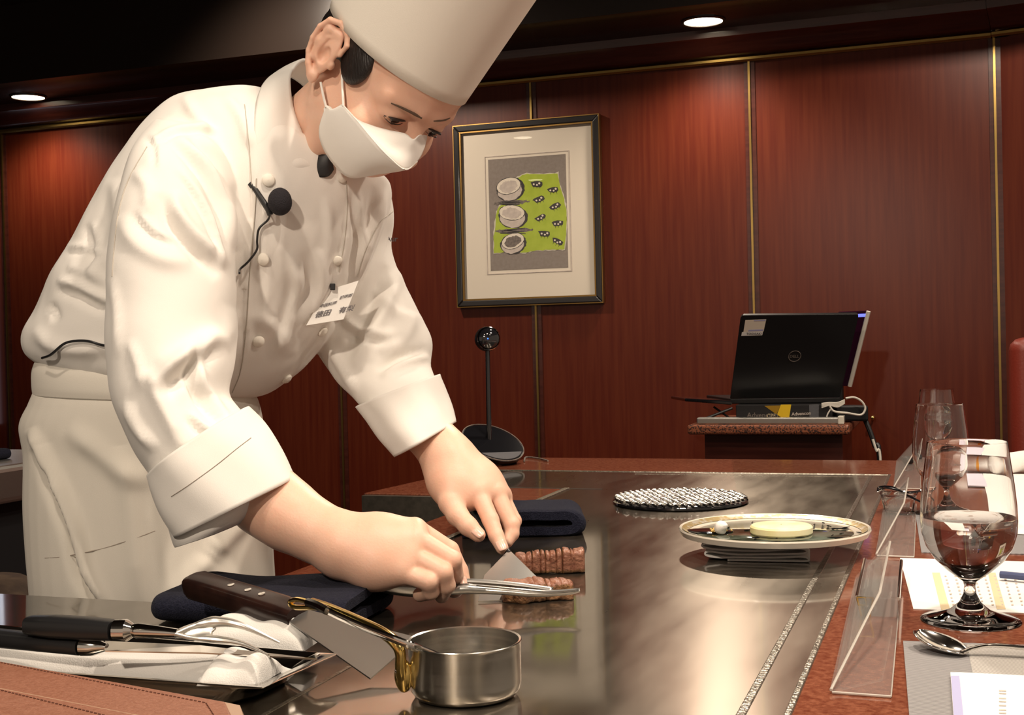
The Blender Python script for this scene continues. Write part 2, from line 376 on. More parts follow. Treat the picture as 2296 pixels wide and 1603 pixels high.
obj('bevelled_mount_edge', frame_ring(px0 - .014, px1 + .014, pz0 - .014, pz1 + .012, .003, fy + .0165, fy + .018), M['chalk'], t, smooth=0)
def Z5(x, y): return (1080 + x / 7.286, 380 + y / 7.286)
rj = np.random.default_rng(3)
def rough(pts, a, n=6):
    out = []
    for i in range(len(pts)):
        p, q = np.array(pts[i]), np.array(pts[(i + 1) % len(pts)])
        for k in range(n):
            out.append(tuple(p + (q - p) * k / n + rj.normal(0, a, 2)))
    return out
gp = [(1240, 60), (1290, 290), (1345, 470), (1385, 650), (1395, 900), (1355, 1310), (1150, 1310), (900, 1320), (720, 1360), (480, 1340), (205, 1365), (200, 1100), (250, 700), (280, 610), (600, 400), (560, 150), (740, 70), (1000, 80)]
flat([Z5(*p) for p in rough([(x + (8 if x > 900 else -8), y + (12 if y > 700 else -14)) for x, y in gp], 6, 5)], .0003, 'torn_paper_edge', M['torn'], pr_)
flat([Z5(*p) for p in rough(gp, 4, 5)], .0007, 'green_paper', M['green'], pr_)
def ell(cx, cy, a, b, rot=0, n=36, j=0):
    c, s_ = cos(radians(rot)), sin(radians(rot))
    return [Z5(cx + a * cos(u) * c - b * sin(u) * s_ + rj.normal(0, j), cy + a * cos(u) * s_ + b * sin(u) * c + rj.normal(0, j)) for u in np.linspace(0, 2 * pi, n, endpoint=False)]
for k, (cx, cy, a, b, rot, lip) in enumerate(((478, 325, 235, 192, -18, (445, 270, 195, 128, -15)), (518, 775, 240, 188, 3, (497, 705, 205, 118, 3)), (520, 1215, 218, 165, -12, (515, 1170, 185, 118, -20)))):
    bw = obj('drawn_bowl', MB().prism([pic(*p, .0011) for p in ell(cx, cy, a, b, rot, 40, 4)], (0, .0006, 0)), M['charc'], pr_, smooth=0)
    obj('bowl_side', MB().prism([pic(*p, .0014) for p in ell(cx - 12, cy + 18, a * .86, b * .84, rot, 36, 5)], (0, .0004, 0)), M['chalk'], bw, smooth=0)
    obj('bowl_rim', MB().prism([pic(*p, .0017) for p in ell(*lip[:2], lip[2] + 8, lip[3] + 8, lip[4], 36, 2)], (0, .0004, 0)), M['charc'], bw, smooth=0)
    obj('bowl_mouth', MB().prism([pic(*p, .0020) for p in ell(*lip[:4], lip[4], 36, 2)], (0, .0004, 0)), M['mount'], bw, smooth=0)
    obj('bowl_filling', MB().prism([pic(*p, .0023) for p in ell(lip[0], lip[1] + 10, lip[2] * .76, lip[3] * .72, lip[4], 36, 7)], (0, .0004, 0)), M['chalk'] if k < 2 else M['smudge'], bw, smooth=0)
for cx, cy, a, b, rot in ((500, 540, 290, 38, -4), (540, 1000, 310, 40, -2)):
    flat(ell(cx, cy, a, b, rot, 40, 9), .0009, 'brushed_shadow', M['smudge'], pr_)
    m = MB()
    for q in range(7):
        x0 = cx - a * .8 + rj.uniform(0, a * .5); y0 = cy + rj.uniform(-25, 45); x1 = x0 + rj.uniform(a * .6, a * 1.1); y1 = y0 - rj.uniform(-30, 40)
        m.prism([pic(*Z5(x0, y0), .0012), pic(*Z5(x1, y1), .0012), pic(*Z5(x1, y1 + 9), .0012), pic(*Z5(x0, y0 + 12), .0012)], (0, .0004, 0))
    obj('ink_strokes', m, M['charc'], pr_, smooth=0)
for cx, cy, fl in ((900, 240, 0), (1170, 335, -8), (940, 490, -20), (1205, 600, -25), (965, 785, -28), (1245, 880, -10), (1030, 1050, 5), (1240, 1175, 28)):
    m = MB()
    c_, s_ = cos(radians(fl)), sin(radians(fl))
    def rp(x, y): return Z5(cx + x * c_ - y * s_, cy + x * s_ + y * c_)
    body = [(-100, -25), (-60, -38), (0, -42), (55, -45), (85, -30), (95, 15), (70, 40), (0, 45), (-60, 38), (-85, 10)]
    m.prism([pic(*rp(x + rj.normal(0, 5), y + rj.normal(0, 5)), .0012) for x, y in body], (0, .0005, 0))
    for lx in (-50, 0, 50): m.prism([pic(*rp(lx, 35), .0012), pic(*rp(lx + 10, 35), .0012), pic(*rp(lx + 5, 78), .0012)], (0, .0005, 0))
    bd = obj('drawn_insect', m, M['charc'], pr_, smooth=0)
    m = MB()
    for dx, dy, r_ in ((-45, 2, 15), (8, 14, 15), (45, -12, 17)):
        m.prism([pic(*rp(dx + r_ * cos(u), dy + r_ * sin(u)), .0016) for u in np.linspace(0, 2 * pi, 12, endpoint=False)], (0, .0004, 0))
    obj('white_spots', m, M['mount'], bd, smooth=0)
obj('glazing', MB().box((PL + .02, fy + .0105, PB + .02), (PR - .02, fy + .0125, PT - .02)), M['glazing'], t, smooth=0)

# ------------------------------------------------------------------ the counter with its griddle
ct = thing('teppan_counter', 'long red granite counter with a dark steel griddle let into it', 'counter', (-.3, 1.4, 0))
TH_ = .055
def slab(pts, z0, z1): return MB().prism([(x, y, z0) for x, y in pts][::1], (0, 0, z1 - z0))
# stone deck around the steel
G = MB()
def rect(x0, y0, x1, y1, z0=T - TH_, z1=T): G.box((x0, y0, z0), (x1, y1, z1))
rect(-.115, .1, 1.25, 2.465); rect(-.93, 2.465, 1.25, 2.735); rect(-.76, 1.14, -.665, 2.06)
G.prism([(-1.02, 2.06, T - TH_), (-.665, 2.06, T - TH_), (-.665, 2.175, T - TH_), (-.93, 2.175, T - TH_), (-.93, 2.465, T - TH_), (-.975, 2.465, T - TH_)], (0, 0, TH_))
obj('granite_top', G, M['granite'], ct, smooth=0, bevel=.002)
E_ = MB().box((-1.018, 2.046, T - .062), (-.762, 2.0598, T - .003)); obj('stone_front_edge', E_, M['granite_e'], ct, smooth=0)
S = MB()
S.box((-.665, .1, T - .03), (-.115, 2.46, T)); S.box((-1.9, .1, T - .03), (-.665, 1.14, T))
S.box((-.93, 2.175, T - .03), (-.665, 2.46, T))
gr = obj('griddle_plate', S, M['steel'], ct, smooth=0)
Q = MB()
Q.box((-.1525, .1, T - .004), (-.1445, 2.44, T + .0006)); rl = obj('scraped_joint', Q, M['rail'], ct, smooth=0, bevel=.0015)
obj('guest_side_rail', MB().box((-.119, .1, T - .004), (-.1135, 2.462, T + .0012)), M['rail'], ct, smooth=0, bevel=.001)
obj('chef_side_rail', MB().box((-.671, 1.14, T - .004), (-.659, 2.17, T + .0025)), M['rail'], ct, smooth=0, bevel=.002)
obj('back_rail', MB().box((-.93, 2.458, T - .004), (-.113, 2.464, T + .0012)), M['rail'], ct, smooth=0, bevel=.001)
obj('grease_slot', MB().box((-.935, 2.168, T - .0035), (-.60, 2.178, T + .0003)), M['black'], ct, smooth=0)
obj('inner_joint', MB().box((-.60, 2.42, T - .004), (-.1525, 2.425, T + .0004)), M['rail'], ct, smooth=0)
obj('joint_line', MB().box((-.49, .1, T - .004), (-.486, .95, T + .0004)), M['rail'], ct, smooth=0)
B = MB()
B.box((-.70, 1.16, .1), (.32, 2.70, T - TH_)); B.box((-1.8, .15, .1), (.32, 1.10, T - TH_)); B.box((-.95, 2.10, .1), (.32, 2.70, T - TH_))
obj('cabinet_base', B, M['wall_d'], ct, smooth=0)
obj('plinth', MB().box((-.66, .2, 0), (.28, 2.66, .1)), M['black'], ct, smooth=0)

# ------------------------------------------------------------------ back: service counter at the left edge
sc = thing('service_counter', 'steel topped service counter behind the chef at the left edge', 'counter', (-2.35, 1.75, 0))
obj('steel_top', MB().box((-3.0, 1.6, .765), (-1.70, 2.25, .838)), M['satin'], sc, smooth=0, bevel=.012)
obj('cabinet', MB().box((-2.95, 1.66, .02), (-1.74, 2.2, .765)), M['black'], sc, smooth=0)
g = MB()
for q in range(14): g.box((-2.10 + q * .024, 1.645, .60), (-2.088 + q * .024, 1.662, .68))
obj('vent_grille', g, M['charc'], sc, smooth=0)
o = obj('folded_cloth', MB().box((-2.35, 1.70, .838), (-1.80, 2.05, .860)), M['navy'], smooth=40, bevel=.01); tag(o, 'dark folded cloth lying on the steel service counter at the left edge', 'cloth')

# ------------------------------------------------------------------ laptop cart behind the counter
cz = .80; y0c = 3.49
t = thing('side_cart', 'granite topped wooden side cart behind the counter carrying the laptop', 'cart', (-.49, 3.7, 0))
def xs(x): return onY(x, 965, y0c)[0]
xa, xb = xs(1540), xs(1905)
sp = M['speck'] = pbr('speckled_granite', (.30, .10, .05), .3, 0, (.03, .02, .02), 230, mix=(.45, .6), detail=3)
obj('cart_top', MB().box((xa, y0c, cz - .028), (xb, y0c + .42, cz)), sp, t, smooth=0, bevel=.008)
obj('cart_body', MB().box((xs(1572), y0c + .05, .08), (xs(1885), y0c + .38, cz - .028)), M['wall_d'], t, smooth=0)
obj('cart_plinth', MB().box((xs(1575), y0c + .07, 0), (xs(1880), y0c + .36, .08)), M['black'], t, smooth=0)
hk = onY(1958, 936, WY - .012)
h = MB().tube([V(hk[0], WY - .001, hk[2]), hk - V(0, .02, 0)], .004); h.sph(hk - V(0, .02, 0), .008); o = obj('wall_hook', h, M['brass']); tag(o, 'small brass hook on the wood wall right of the cart', 'hook')

def quad_at(pts, ds): return [P(x, y, d) for (x, y), d in zip(pts, ds)]
# tray bar
t = thing('silver_bar', 'brushed silver bar with rounded end lying along the cart front', 'bar', (-.5, 3.52, cz))
obj('bar_body', MB().box((xs(1560), y0c + .012, cz), (xs(1888), y0c + .045, cz + .019)), M['satin'], t, smooth=0, bevel=.004)
obj('end_block', MB().box((xs(1878), y0c + .008, cz), (xs(1892), y0c + .05, cz + .023)), M['white'], t, smooth=0, bevel=.003)
# carton under the laptop
x0, x1 = xs(1643), xs(1862)
cy0 = y0c + .06
t = thing('black_carton', 'flat black and yellow carton under the laptop on the cart', 'box', ((x0 + x1) / 2, cy0, cz))
ch = .052
obj('carton_body', MB().box((x0, cy0, cz), (x1, cy0 + .26, cz + ch)), M['carton'], t, smooth=0, bevel=.002)
def cf(x, y): p = onY(x, y, cy0 - .0008); return p
obj('yellow_panel', MB().prism([cf(1751, 907), cf(1774, 907), cf(1769, 939), cf(1760, 939), cf(1742, 930)], (0, .0006, 0)), M['yellow'], t, smooth=0)
obj('dark_yellow_flash', MB().prism([cf(1714, 910), cf(1750, 909), cf(1741, 929)], (0, .0006, 0)), pbr('ochre_carton', (.36, .20, .01), .5), t, smooth=0)
obj('grey_label', MB().prism([cf(1814, 907), cf(1836, 906), cf(1836, 938), cf(1815, 938)], (0, .0006, 0)), M['lobe'], t, smooth=0)
text('carton_lettering', 'Advencom', .020, M['smudge'], cf(1675, 936), (1, 0, 0), (0, 0, 1), t, .0003)
text('carton_lettering', 'CP5', .015, M['tan'], cf(1719, 936), (1, 0, 0), (0, 0, 1), t, .0003)
text('carton_lettering', 'Advencon', .013, M['chalk'], cf(1775, 932), (1, 0, .06), (0, 0, 1), t, .0003)
text('carton_lettering', 'system', .005, M['chalk'], cf(1784, 936), (1, 0, 0), (0, 0, 1), t)
# laptop: lid seen from behind, base running away to the left
dl = 3.42
TL, TR, BR, BL = P(1661, 707, dl + .06), P(1926, 704, dl - .02), P(1884, 913, dl + .10), P(1637, 909, dl + .18)
BL[2] = BR[2] = cz + ch + .016
nlid = nrm(np.cross(TR - TL, BL - TL)); nlid = nlid if nlid @ F < 0 else -nlid
t = thing('laptop', 'open black laptop seen from behind on the cart, maker badge on its lid', 'laptop', (BL + BR) / 2)
def lp(u, v, o=0): return TL * (1 - u) * (1 - v) + TR * u * (1 - v) + BR * u * v + BL * (1 - u) * v + nlid * o
def rrect(r=.03, n=5, asp=1.25):
    pts = []
    for cx, cy, a0 in ((1 - r, r * asp, -90), (1 - .005, 1 - .005, 0), (.005, 1 - .005, 90), (r, r * asp, 180)):
        rr = r if cy < .5 else .004
        for q in range(n + 1):
            a = radians(a0 + 90 * q / n); pts.append((cx + rr * cos(a), cy + rr * asp * sin(a)))
    return pts
lid = obj('lid', MB().prism([lp(u, v, 0) for u, v in rrect()], -nlid * .012), M['black'], t, smooth=0, bevel=.002)
obj('display', MB().prism([lp(u, v, -.0125) for u, v in ((.04, .05), (.96, .05), (.96, .94), (.04, .94))], -nlid * .0008), M['screen'], lid, smooth=0)
bc = lp(.525, .49, .0008)
ux, uy = nrm(TR - TL), nrm(TL - BL)
a = np.arange(40) * 2 * pi / 40; rb = .0165
obj('badge_ring', MB().tube([bc + ux * cos(q) * rb + uy * sin(q) * rb for q in a], .0012, 6, closed=True), M['smudge'], lid)
text('badge_lettering', 'DELL', .0115, M['smudge'], bc - ux * .0135 - uy * .004, ux, uy, lid, .0002)
st = obj('asset_sticker', MB().prism([lp(u, v, .0008) for u, v in ((.045, .055), (.225, .05), (.218, .19), (.042, .195))], -nlid * .0006), M['mount'], lid, smooth=0)
s2 = obj('name_sticker', MB().prism([lp(u, v, .0012) for u, v in ((.030, .195), (.213, .19), (.211, .235), (.028, .24))], -nlid * .0006), M['paper'], lid, smooth=0)
obj('sticker_band', MB().prism([lp(u, v, .0014) for u, v in ((.085, .168), (.213, .165), (.212, .184), (.083, .188))], -nlid * .0004), M['lav'], lid, smooth=0)
obj('sticker_band', MB().prism([lp(u, v, .0014) for u, v in ((.12, .056), (.22, .053), (.219, .066), (.12, .068))], -nlid * .0004), M['lav'], lid, smooth=0)
text('sticker_lettering', 'TOSHIAKI', .0095, M['ink'], lp(.07, .227, .0015), ux, uy, lid, .0002)
away = nrm(V(-.45, .89, 0))
bs = MB().hexa([BL + V(0, 0, -.016), BR + V(0, 0, -.016), BR + away * .24 + V(0, 0, -.016), BL + away * .24 + V(0, 0, -.016)],
               [BL, BR, BR + away * .24, BL + away * .24])
obj('keyboard_base', bs, M['black'], t, smooth=0, bevel=.003)
# tablet-like dark panel at the left
p0, p1 = P(1536, 900, 3.6), P(1642, 908, 3.55)
o = obj('tablet', MB().hexa([p0, p1, p1 + away * .16, p0 + away * .16], [p0 + V(0, 0, .009), p1 + V(0, 0, .012), p1 + away * .16 + V(0, 0, .012), p0 + away * .16 + V(0, 0, .009)]), M['gblack'], smooth=0, bevel=.003)
tag(o, 'thin black tablet jutting out left of the laptop', 'tablet')
sp_ = MB().tube([P(1578, 940, 3.56), P(1642, 915, 3.56)], .004, 8); sp_.tube([P(1600, 912, 3.62), P(1640, 940, 3.62)], .003, 8)
o = obj('folding_stand', sp_, M['black']); tag(o, 'black wire stand holding up the tablet beside the laptop', 'stand')
# second screen behind, its lit face and silver edge showing right of the lid
q = [P(1880, 700, 3.62), P(1948, 697, 3.58), P(1906, 865, 3.66), P(1858, 866, 3.70)]
n2 = nrm(np.cross(q[1] - q[0], q[3] - q[0])); n2 = n2 if n2 @ F < 0 else -n2
t = thing('display_panel', 'tilted thin display with silver edge and blue glow, right behind the laptop lid', 'display', (q[2] + q[3]) / 2)
obj('screen', MB().prism(q, -n2 * .008), M['screen'], t, smooth=0)
obj('silver_edge', MB().tube([q[1] + n2 * .004, q[2] + n2 * .004], .0062, 8), M['cable'], t)
def sq(x, y): r = ray(x, y); d = ((q[0] - CAM) @ n2) / (r @ n2); return CAM + r * d + n2 * .0006
for pp in (((1924, 704), (1943, 703), (1941, 710), (1923, 711)), ((1925, 748), (1933, 747), (1927, 762), (1919, 763)), ((1913, 790), (1922, 788), (1913, 816), (1908, 816))):
    obj('lit_text', MB().prism([sq(*p) for p in pp], -n2 * .0004), M['lcd'], t, smooth=0)
t = thing('screen_support', 'black prop holding the tilted display on the cart', 'stand', (q[2] + q[3]) / 2 - V(0, 0, .1))
obj('prop', MB().tube([(q[2] + q[3]) / 2, V(*((q[2] + q[3]) / 2)[:2], cz + .001)], .012, 8), M['black'], t)
# cables on the cart
dcc = 3.44
mbc = MB()
for off in (0, 3, 6, -3):
    mbc.tube(spl([P(1842, 908 + off, dcc), P(1860, 905 + off * .6, dcc), P(1878, 906 + off, dcc), P(1894, 899 + off * .8, dcc)], 16), .0022, 6)
mbc.tube(spl([P(1896, 893, dcc), P(1915, 891, dcc), P(1932, 900, dcc), P(1940, 916, dcc), P(1930, 930, dcc), P(1900, 926, dcc), P(1870, 922, dcc), P(1860, 910, dcc)], 40), .003, 8)
mbc.tube(spl([P(1862, 918, dcc), P(1856, 928, dcc), P(1852, 940, dcc)], 10), .002, 6)
o = obj('coiled_cable', mbc, M['cable']); tag(o, 'white cable looped and knotted beside the laptop base', 'cable')
pa = MB().obox(P(1905, 922, 3.50), R * .045, _Z * .022, F * .03); o = obj('power_adapter', pa, M['black'], smooth=0, bevel=.006); o.location.z = cz + .0005
tag(o, 'black power adapter behind the looped white cable', 'power adapter')
wc = MB().tube(spl([P(1935, 930, 3.5), P(1950, 965, 3.48), P(1962, 1000, 3.46), P(1972, 1030, 3.44), V(*P(1976, 1060, 3.44)[:2], .3), V(*P(1976, 1060, 3.44)[:2], .01)], 40), .007, 8)
o = obj('power_lead', wc, M['black']); tag(o, 'black lead hanging down right of the cart', 'cable')
wc = MB().tube(spl([P(1957, 985, 3.40), P(1965, 1010, 3.40), P(1974, 1032, 3.40), V(*P(1976, 1045, 3.40)[:2], .4), V(*P(1976, 1045, 3.40)[:2], .01)], 30), .0035, 8)
o = obj('white_lead', wc, M['cable']); tag(o, 'short pale lead hanging in front of the black lead', 'cable')

# ------------------------------------------------------------------ conference camera on the back shelf
cb = onz(1105, 1040); 
t = thing('conference_camera', 'black conference camera with ball head on a pole and tilted speaker base', 'camera', V(cb[0], cb[1], T))
d0 = px_d = (cb - CAM) @ F
pole0, pole1 = P(1097, 985, d0), P(1093, 770, d0)
ec = P(1105, 993, d0 - .01)                               # centre of the sloping top disc
ea = P(1172, 1014, d0) - P(1105, 993, d0)                 # long axis to the right, sloping down
en = nrm(nrm(U) * .86 - F * .42 + R * .30); ea = nrm(ea - en * (ea @ en)) * .071; eb = np.cross(en, ea)
aa = np.linspace(0, 2 * pi, 48, endpoint=False)
top = np.array([ec + ea * cos(q) + eb * sin(q) for q in aa])
bot = np.array([V(*(cb[:2] + nrm(ea[:2]) * .052 * cos(q) + nrm(eb[:2]) * .052 * sin(q)), T) for q in aa])
mid = (top * .55 + bot * .45); mid += (mid - mid.mean(0)) * .03
bs = obj('base', MB().loft([bot, mid, top]), M['black'], t, smooth=50)
tp2 = top + en * .002; tpc = ec + en * .002
obj('gloss_top', MB().loft([top * .0 + tpc + (tp2 - tpc) * .96 - en * .004, tpc + (tp2 - tpc) * .96]), M['gblack'], t)
ch_ = [tpc + (ea * cos(q) + eb * sin(q)) * .93 + en * .0012 for q in aa]
low = [p for p in ch_ if (p - ec) @ U < -.016 + .0 * ((p - ec) @ R)]
low = sorted(low, key=lambda p: math.atan2((p - ec) @ eb, (p - ec) @ ea))
cen = sum(low) / len(low); low = sorted(low, key=lambda p: math.atan2((p - cen) @ eb, (p - cen) @ ea))
obj('speaker_grille', MB().prism(low, -en * .0015), M['lobe'], t, smooth=0)
obj('rim_ring', MB().tube(tp2, .0012, 6, closed=True), M['smudge'], t)
obj('pole', MB().tube([pole0 - V(0, 0, .012), pole0, (pole0 + pole1) / 2, pole1], [.0062, .0058, .0052, .005], 16), M['gblack'], t)
hc = P(1092, 760, d0); hd = nrm(-F + R * .22 + U * .05)
hd_o = obj('ball_head', MB().sph(hc, .0275, 32, 20), M['black'], t)
fr_c = hc + hd * .012
obj('chrome_ring', MB().lathe([(.0243, 0), (.0262, .003), (.0262, .006), (.0243, .008)], fr_c, hd, 40), M['inox_p'], t)
obj('lens_window', MB().lathe([(.0245, .004), (.022, .011), (.015, .0155), (.006, .0172), (.0005, .0175)], fr_c, hd, 40), M['gblack'], t)
obj('status_light', MB().sph(fr_c + hd * .0165 - R * .004 - U * .001, .0022, 12, 8), M['led'], t)
wc = MB().tube(spl([V(*(cb[:2]), T) + V(.06, .04, .003), onz(1180, 1025, T + .003), onz(1215, 1026, T + .003) - V(0, .02, 0), onz(1235, 1031, T + .003) - V(0, .02, 0)], 20), .002, 6)
o = obj('thin_cable', wc, M['smudge']); tag(o, 'thin grey cable on the shelf right of the conference camera', 'cable')

# ------------------------------------------------------------------ red chair by the wall, right edge
cx_ = onY(2330, 800, 3.0)
t = thing('red_chair', 'red leather chair back at the right edge against the wood wall', 'chair', V(cx_[0] + .12, 3.1, 0))
bx0 = onY(2263, 800, 3.0)[0]
zt = onY(2290, 757, 3.0)[2]
obj('backrest', MB().box((bx0, 3.0, .50), (bx0 + .46, 3.07, zt)), M['chair'], t, smooth=40, bevel=.03)
obj('seat', MB().box((bx0, 2.78, .42), (bx0 + .46, 3.07, .50)), M['chair'], t, smooth=40, bevel=.025)
for lx in (.03, .42):
    for ly in (2.80, 3.02): obj('leg', MB().box((bx0 + lx, ly, 0), (bx0 + lx + .035, ly + .035, .42)), M['wood_h'], t, smooth=0)
# ------------------------------------------------------------------ on the griddle
TS = T + .0002
# woven wire trivet
tc = onz(1525, 1127, T); R0 = .110
t = thing('wire_trivet', 'round glass trivet topped with woven steel wire, at the far end of the griddle', 'trivet', V(tc[0], tc[1], TS))
obj('trivet_disc', MB().lathe([(.001, TS), (R0 - .003, TS), (R0, TS + .002), (R0, TS + .005), (R0 - .003, TS + .0065), (.001, TS + .0065)], (tc[0], tc[1], 0), seg=72), M['gblack'], t)
wv = MB()
ang = radians(-18); ex, ey = V(cos(ang), sin(ang), 0), V(-sin(ang), cos(ang), 0)
for i in range(-17, 18):
    yy = i * .0078
    if abs(yy) > R0 - .006: continue
    hl = sqrt((R0 - .003) ** 2 - yy ** 2); n = max(8, int(hl * 2 / .0016)); u = np.linspace(-hl, hl, n)
    off = .0030 * np.sin(u * 2 * pi / .0150 + i * pi)
    p = V(tc[0], tc[1], TS + .0095) + np.outer(u, ex) + np.outer(yy + off * 1.0, ey); p[:, 2] += .0016 * np.cos(u * 2 * pi / .0150 + i * pi)
    wv.tube(p, .0016, 6)
obj('woven_wire', wv, M['inox'], t, smooth=60)

# folded napkin under the plate
n0, n1 = onz(1583, 1258, T), onz(1812, 1262, T)
ux_ = nrm(n1 - n0); uy_ = np.cross((0, 0, 1), ux_); Wn = np.linalg.norm(n1 - n0)
def ribbon(path, th):              # closed outline of a thick polyline in 2D
    p = np.asarray(path, float); tg = np.gradient(p, axis=0); tg /= np.linalg.norm(tg, axis=1)[:, None]
    nn = np.stack([-tg[:, 1], tg[:, 0]], 1) * th / 2; return np.vstack([p + nn, (p - nn)[::-1]])
pth = spl([(.02, .0015, 0), (.06, .0018, 0), (.118, .0015, 0), (.127, .004, 0), (.118, .007, 0), (.085, .0055, 0), (.03, .0048, 0), (.010, .0045, 0), (-.006, .0062, 0), (-.010, .009, 0), (-.004, .0115, 0),
           (.03, .0085, 0), (.08, .0095, 0), (.115, .0105, 0), (.125, .0135, 0), (.114, .0165, 0), (.07, .0135, 0), (.02, .0135, 0), (-.006, .0155, 0), (-.014, .0185, 0), (-.006, .0205, 0), (.04, .0180, 0), (.10, .0185, 0)], 150)[:, :2]
pth[:, 0] *= Wn / .135; pth[:, 0] += .008
rb = ribbon(pth, .0022)
def nap(q, d): return n0 + ux_ * q[0] + V(0, 0, q[1] + .0002) + uy_ * d
mb = MB()
A = np.array([[nap((q[0], max(q[1], .0006)), d) for q in rb] for d in np.linspace(0, .12, 9)])
mb.loft(list(A), cap=False)
n_ = len(pth); idx = np.arange(n_)
mb.add(A[0], [(i, i + 1, 2 * n_ - 2 - i, 2 * n_ - 1 - i) for i in range(n_ - 1)])
o = obj('folded_napkin', mb, M['cloth'], smooth=60); tag(o, 'white napkin folded in layers under the food plate on the griddle', 'napkin')

# plate with the dish
pc = onz(1735, 1186, T + .032); zc = T + .0205; rp = .1165
t = thing('dinner_plate', 'large round white plate with gold rim, pale disc and dark sauce, on the folded napkin', 'plate', V(pc[0], pc[1], zc))
obj('plate_body', MB().lathe([(.001, zc), (.070, zc), (.098, zc + .002), (.1135, zc + .006), (rp, zc + .0125), (rp - .0008, zc + .0145), (rp - .0035, zc + .0135), (.106, zc + .0095), (.098, zc + .0080), (.001, zc + .0078)], (pc[0], pc[1], 0), seg=96), M['white'], t)
M['giltrim'] = pbr('gilt_floral_rim', (.60, .46, .22), .3, .6, (.78, .72, .6), 150, mix=(.45, .62))
obj('gilt_rim_band', MB().lathe([(rp - .004, zc + .0141), (.1055, zc + .0101), (.1048, zc + .0100)], (pc[0], pc[1], 0), seg=96), M['giltrim'], t)
M['sauce'] = pbr('dark_green_sauce', (.03, .035, .02), .05, 0, (.16, .19, .15), 22, mix=(.42, .62), coat=1)
obj('sauce_pool', MB().lathe([(.096, zc + .0081), (.0945, zc + .0090), (.001, zc + .0094)], (pc[0], pc[1], 0), seg=72), M['sauce'], t)
cp = onz(1752, 1197, zc + .009) 
M['pale'] = pbr('pale_yellow_food', (.80, .74, .38), .45, 0, (.88, .83, .56), 40, sss=.1)
o = obj('pale_disc', MB().lathe([(.001, 0), (.036, 0), (.0375, .002), (.0375, .0085), (.0355, .0105), (.028, .0118), (.001, .0112)], V(cp[0], cp[1], zc + .0095), seg=48), M['pale']); tag(o, 'pale yellow round slice of food in the middle of the plate', 'food')
def blob(c, r, n=0, seed=0, fl=1, seg=20):
    m = MB().sph((0, 0, 0), 1, seg, seg // 2 + 2); v = m.v[0]; g = np.random.default_rng(seed)
    k = g.normal(0, 1, (6, 3)) * 2.2; ph = g.uniform(0, 6, 6)
    w_ = 1 + n * sum(np.sin(v @ k[i] + ph[i]) for i in range(6)) / 3
    m.v[0] = np.asarray(c) + v * w_[:, None] * np.asarray(r); return m
gc = onz(1617, 1186, zc + .016)
o = obj('white_garnish', blob(V(gc[0], gc[1], zc + .0175), (.0085, .0085, .008), .12, 4), M['cloth']); tag(o, 'small white rounded garnish at the left of the plate', 'garnish')
bc_ = onz(1592, 1190, zc + .01)
o = obj('dark_paste', blob(V(bc_[0], bc_[1], zc + .0098), (.028, .022, .0022), .12, 6), M['gblack']); tag(o, 'smear of black paste at the left of the plate', 'food')
m = MB(); g = np.random.default_rng(5)
for q in range(60):
    c = onz(1610, 1195, zc + .01) + V(g.normal(0, .006), g.normal(0, .0035), 0); m.sph((c[0], c[1], zc + .0125 + g.uniform(0, .002)), g.uniform(.0009, .0017), 6, 5)
o = obj('golden_crumbs', m, pbr('golden_crumb', (.62, .42, .13), .6)); tag(o, 'golden crumbs in front of the white garnish on the plate', 'crumbs'); o['kind'] = 'stuff'
m = MB()
for q in range(26):
    a_ = g.uniform(0, 2 * pi); r_ = g.uniform(.05, .085); c = V(pc[0] + r_ * cos(a_) + .02, pc[1] + r_ * sin(a_), zc + .0098)
    dd = nrm(V(g.normal(), g.normal(), 0)) * g.uniform(.003, .009); m.tube([c - dd, c + dd * .3, c + dd], [.0004, .0009, .0003], 5)
o = obj('black_flakes', m, M['gblack']); tag(o, 'thin black seaweed flakes strewn over the sauce', 'garnish'); o['kind'] = 'stuff'

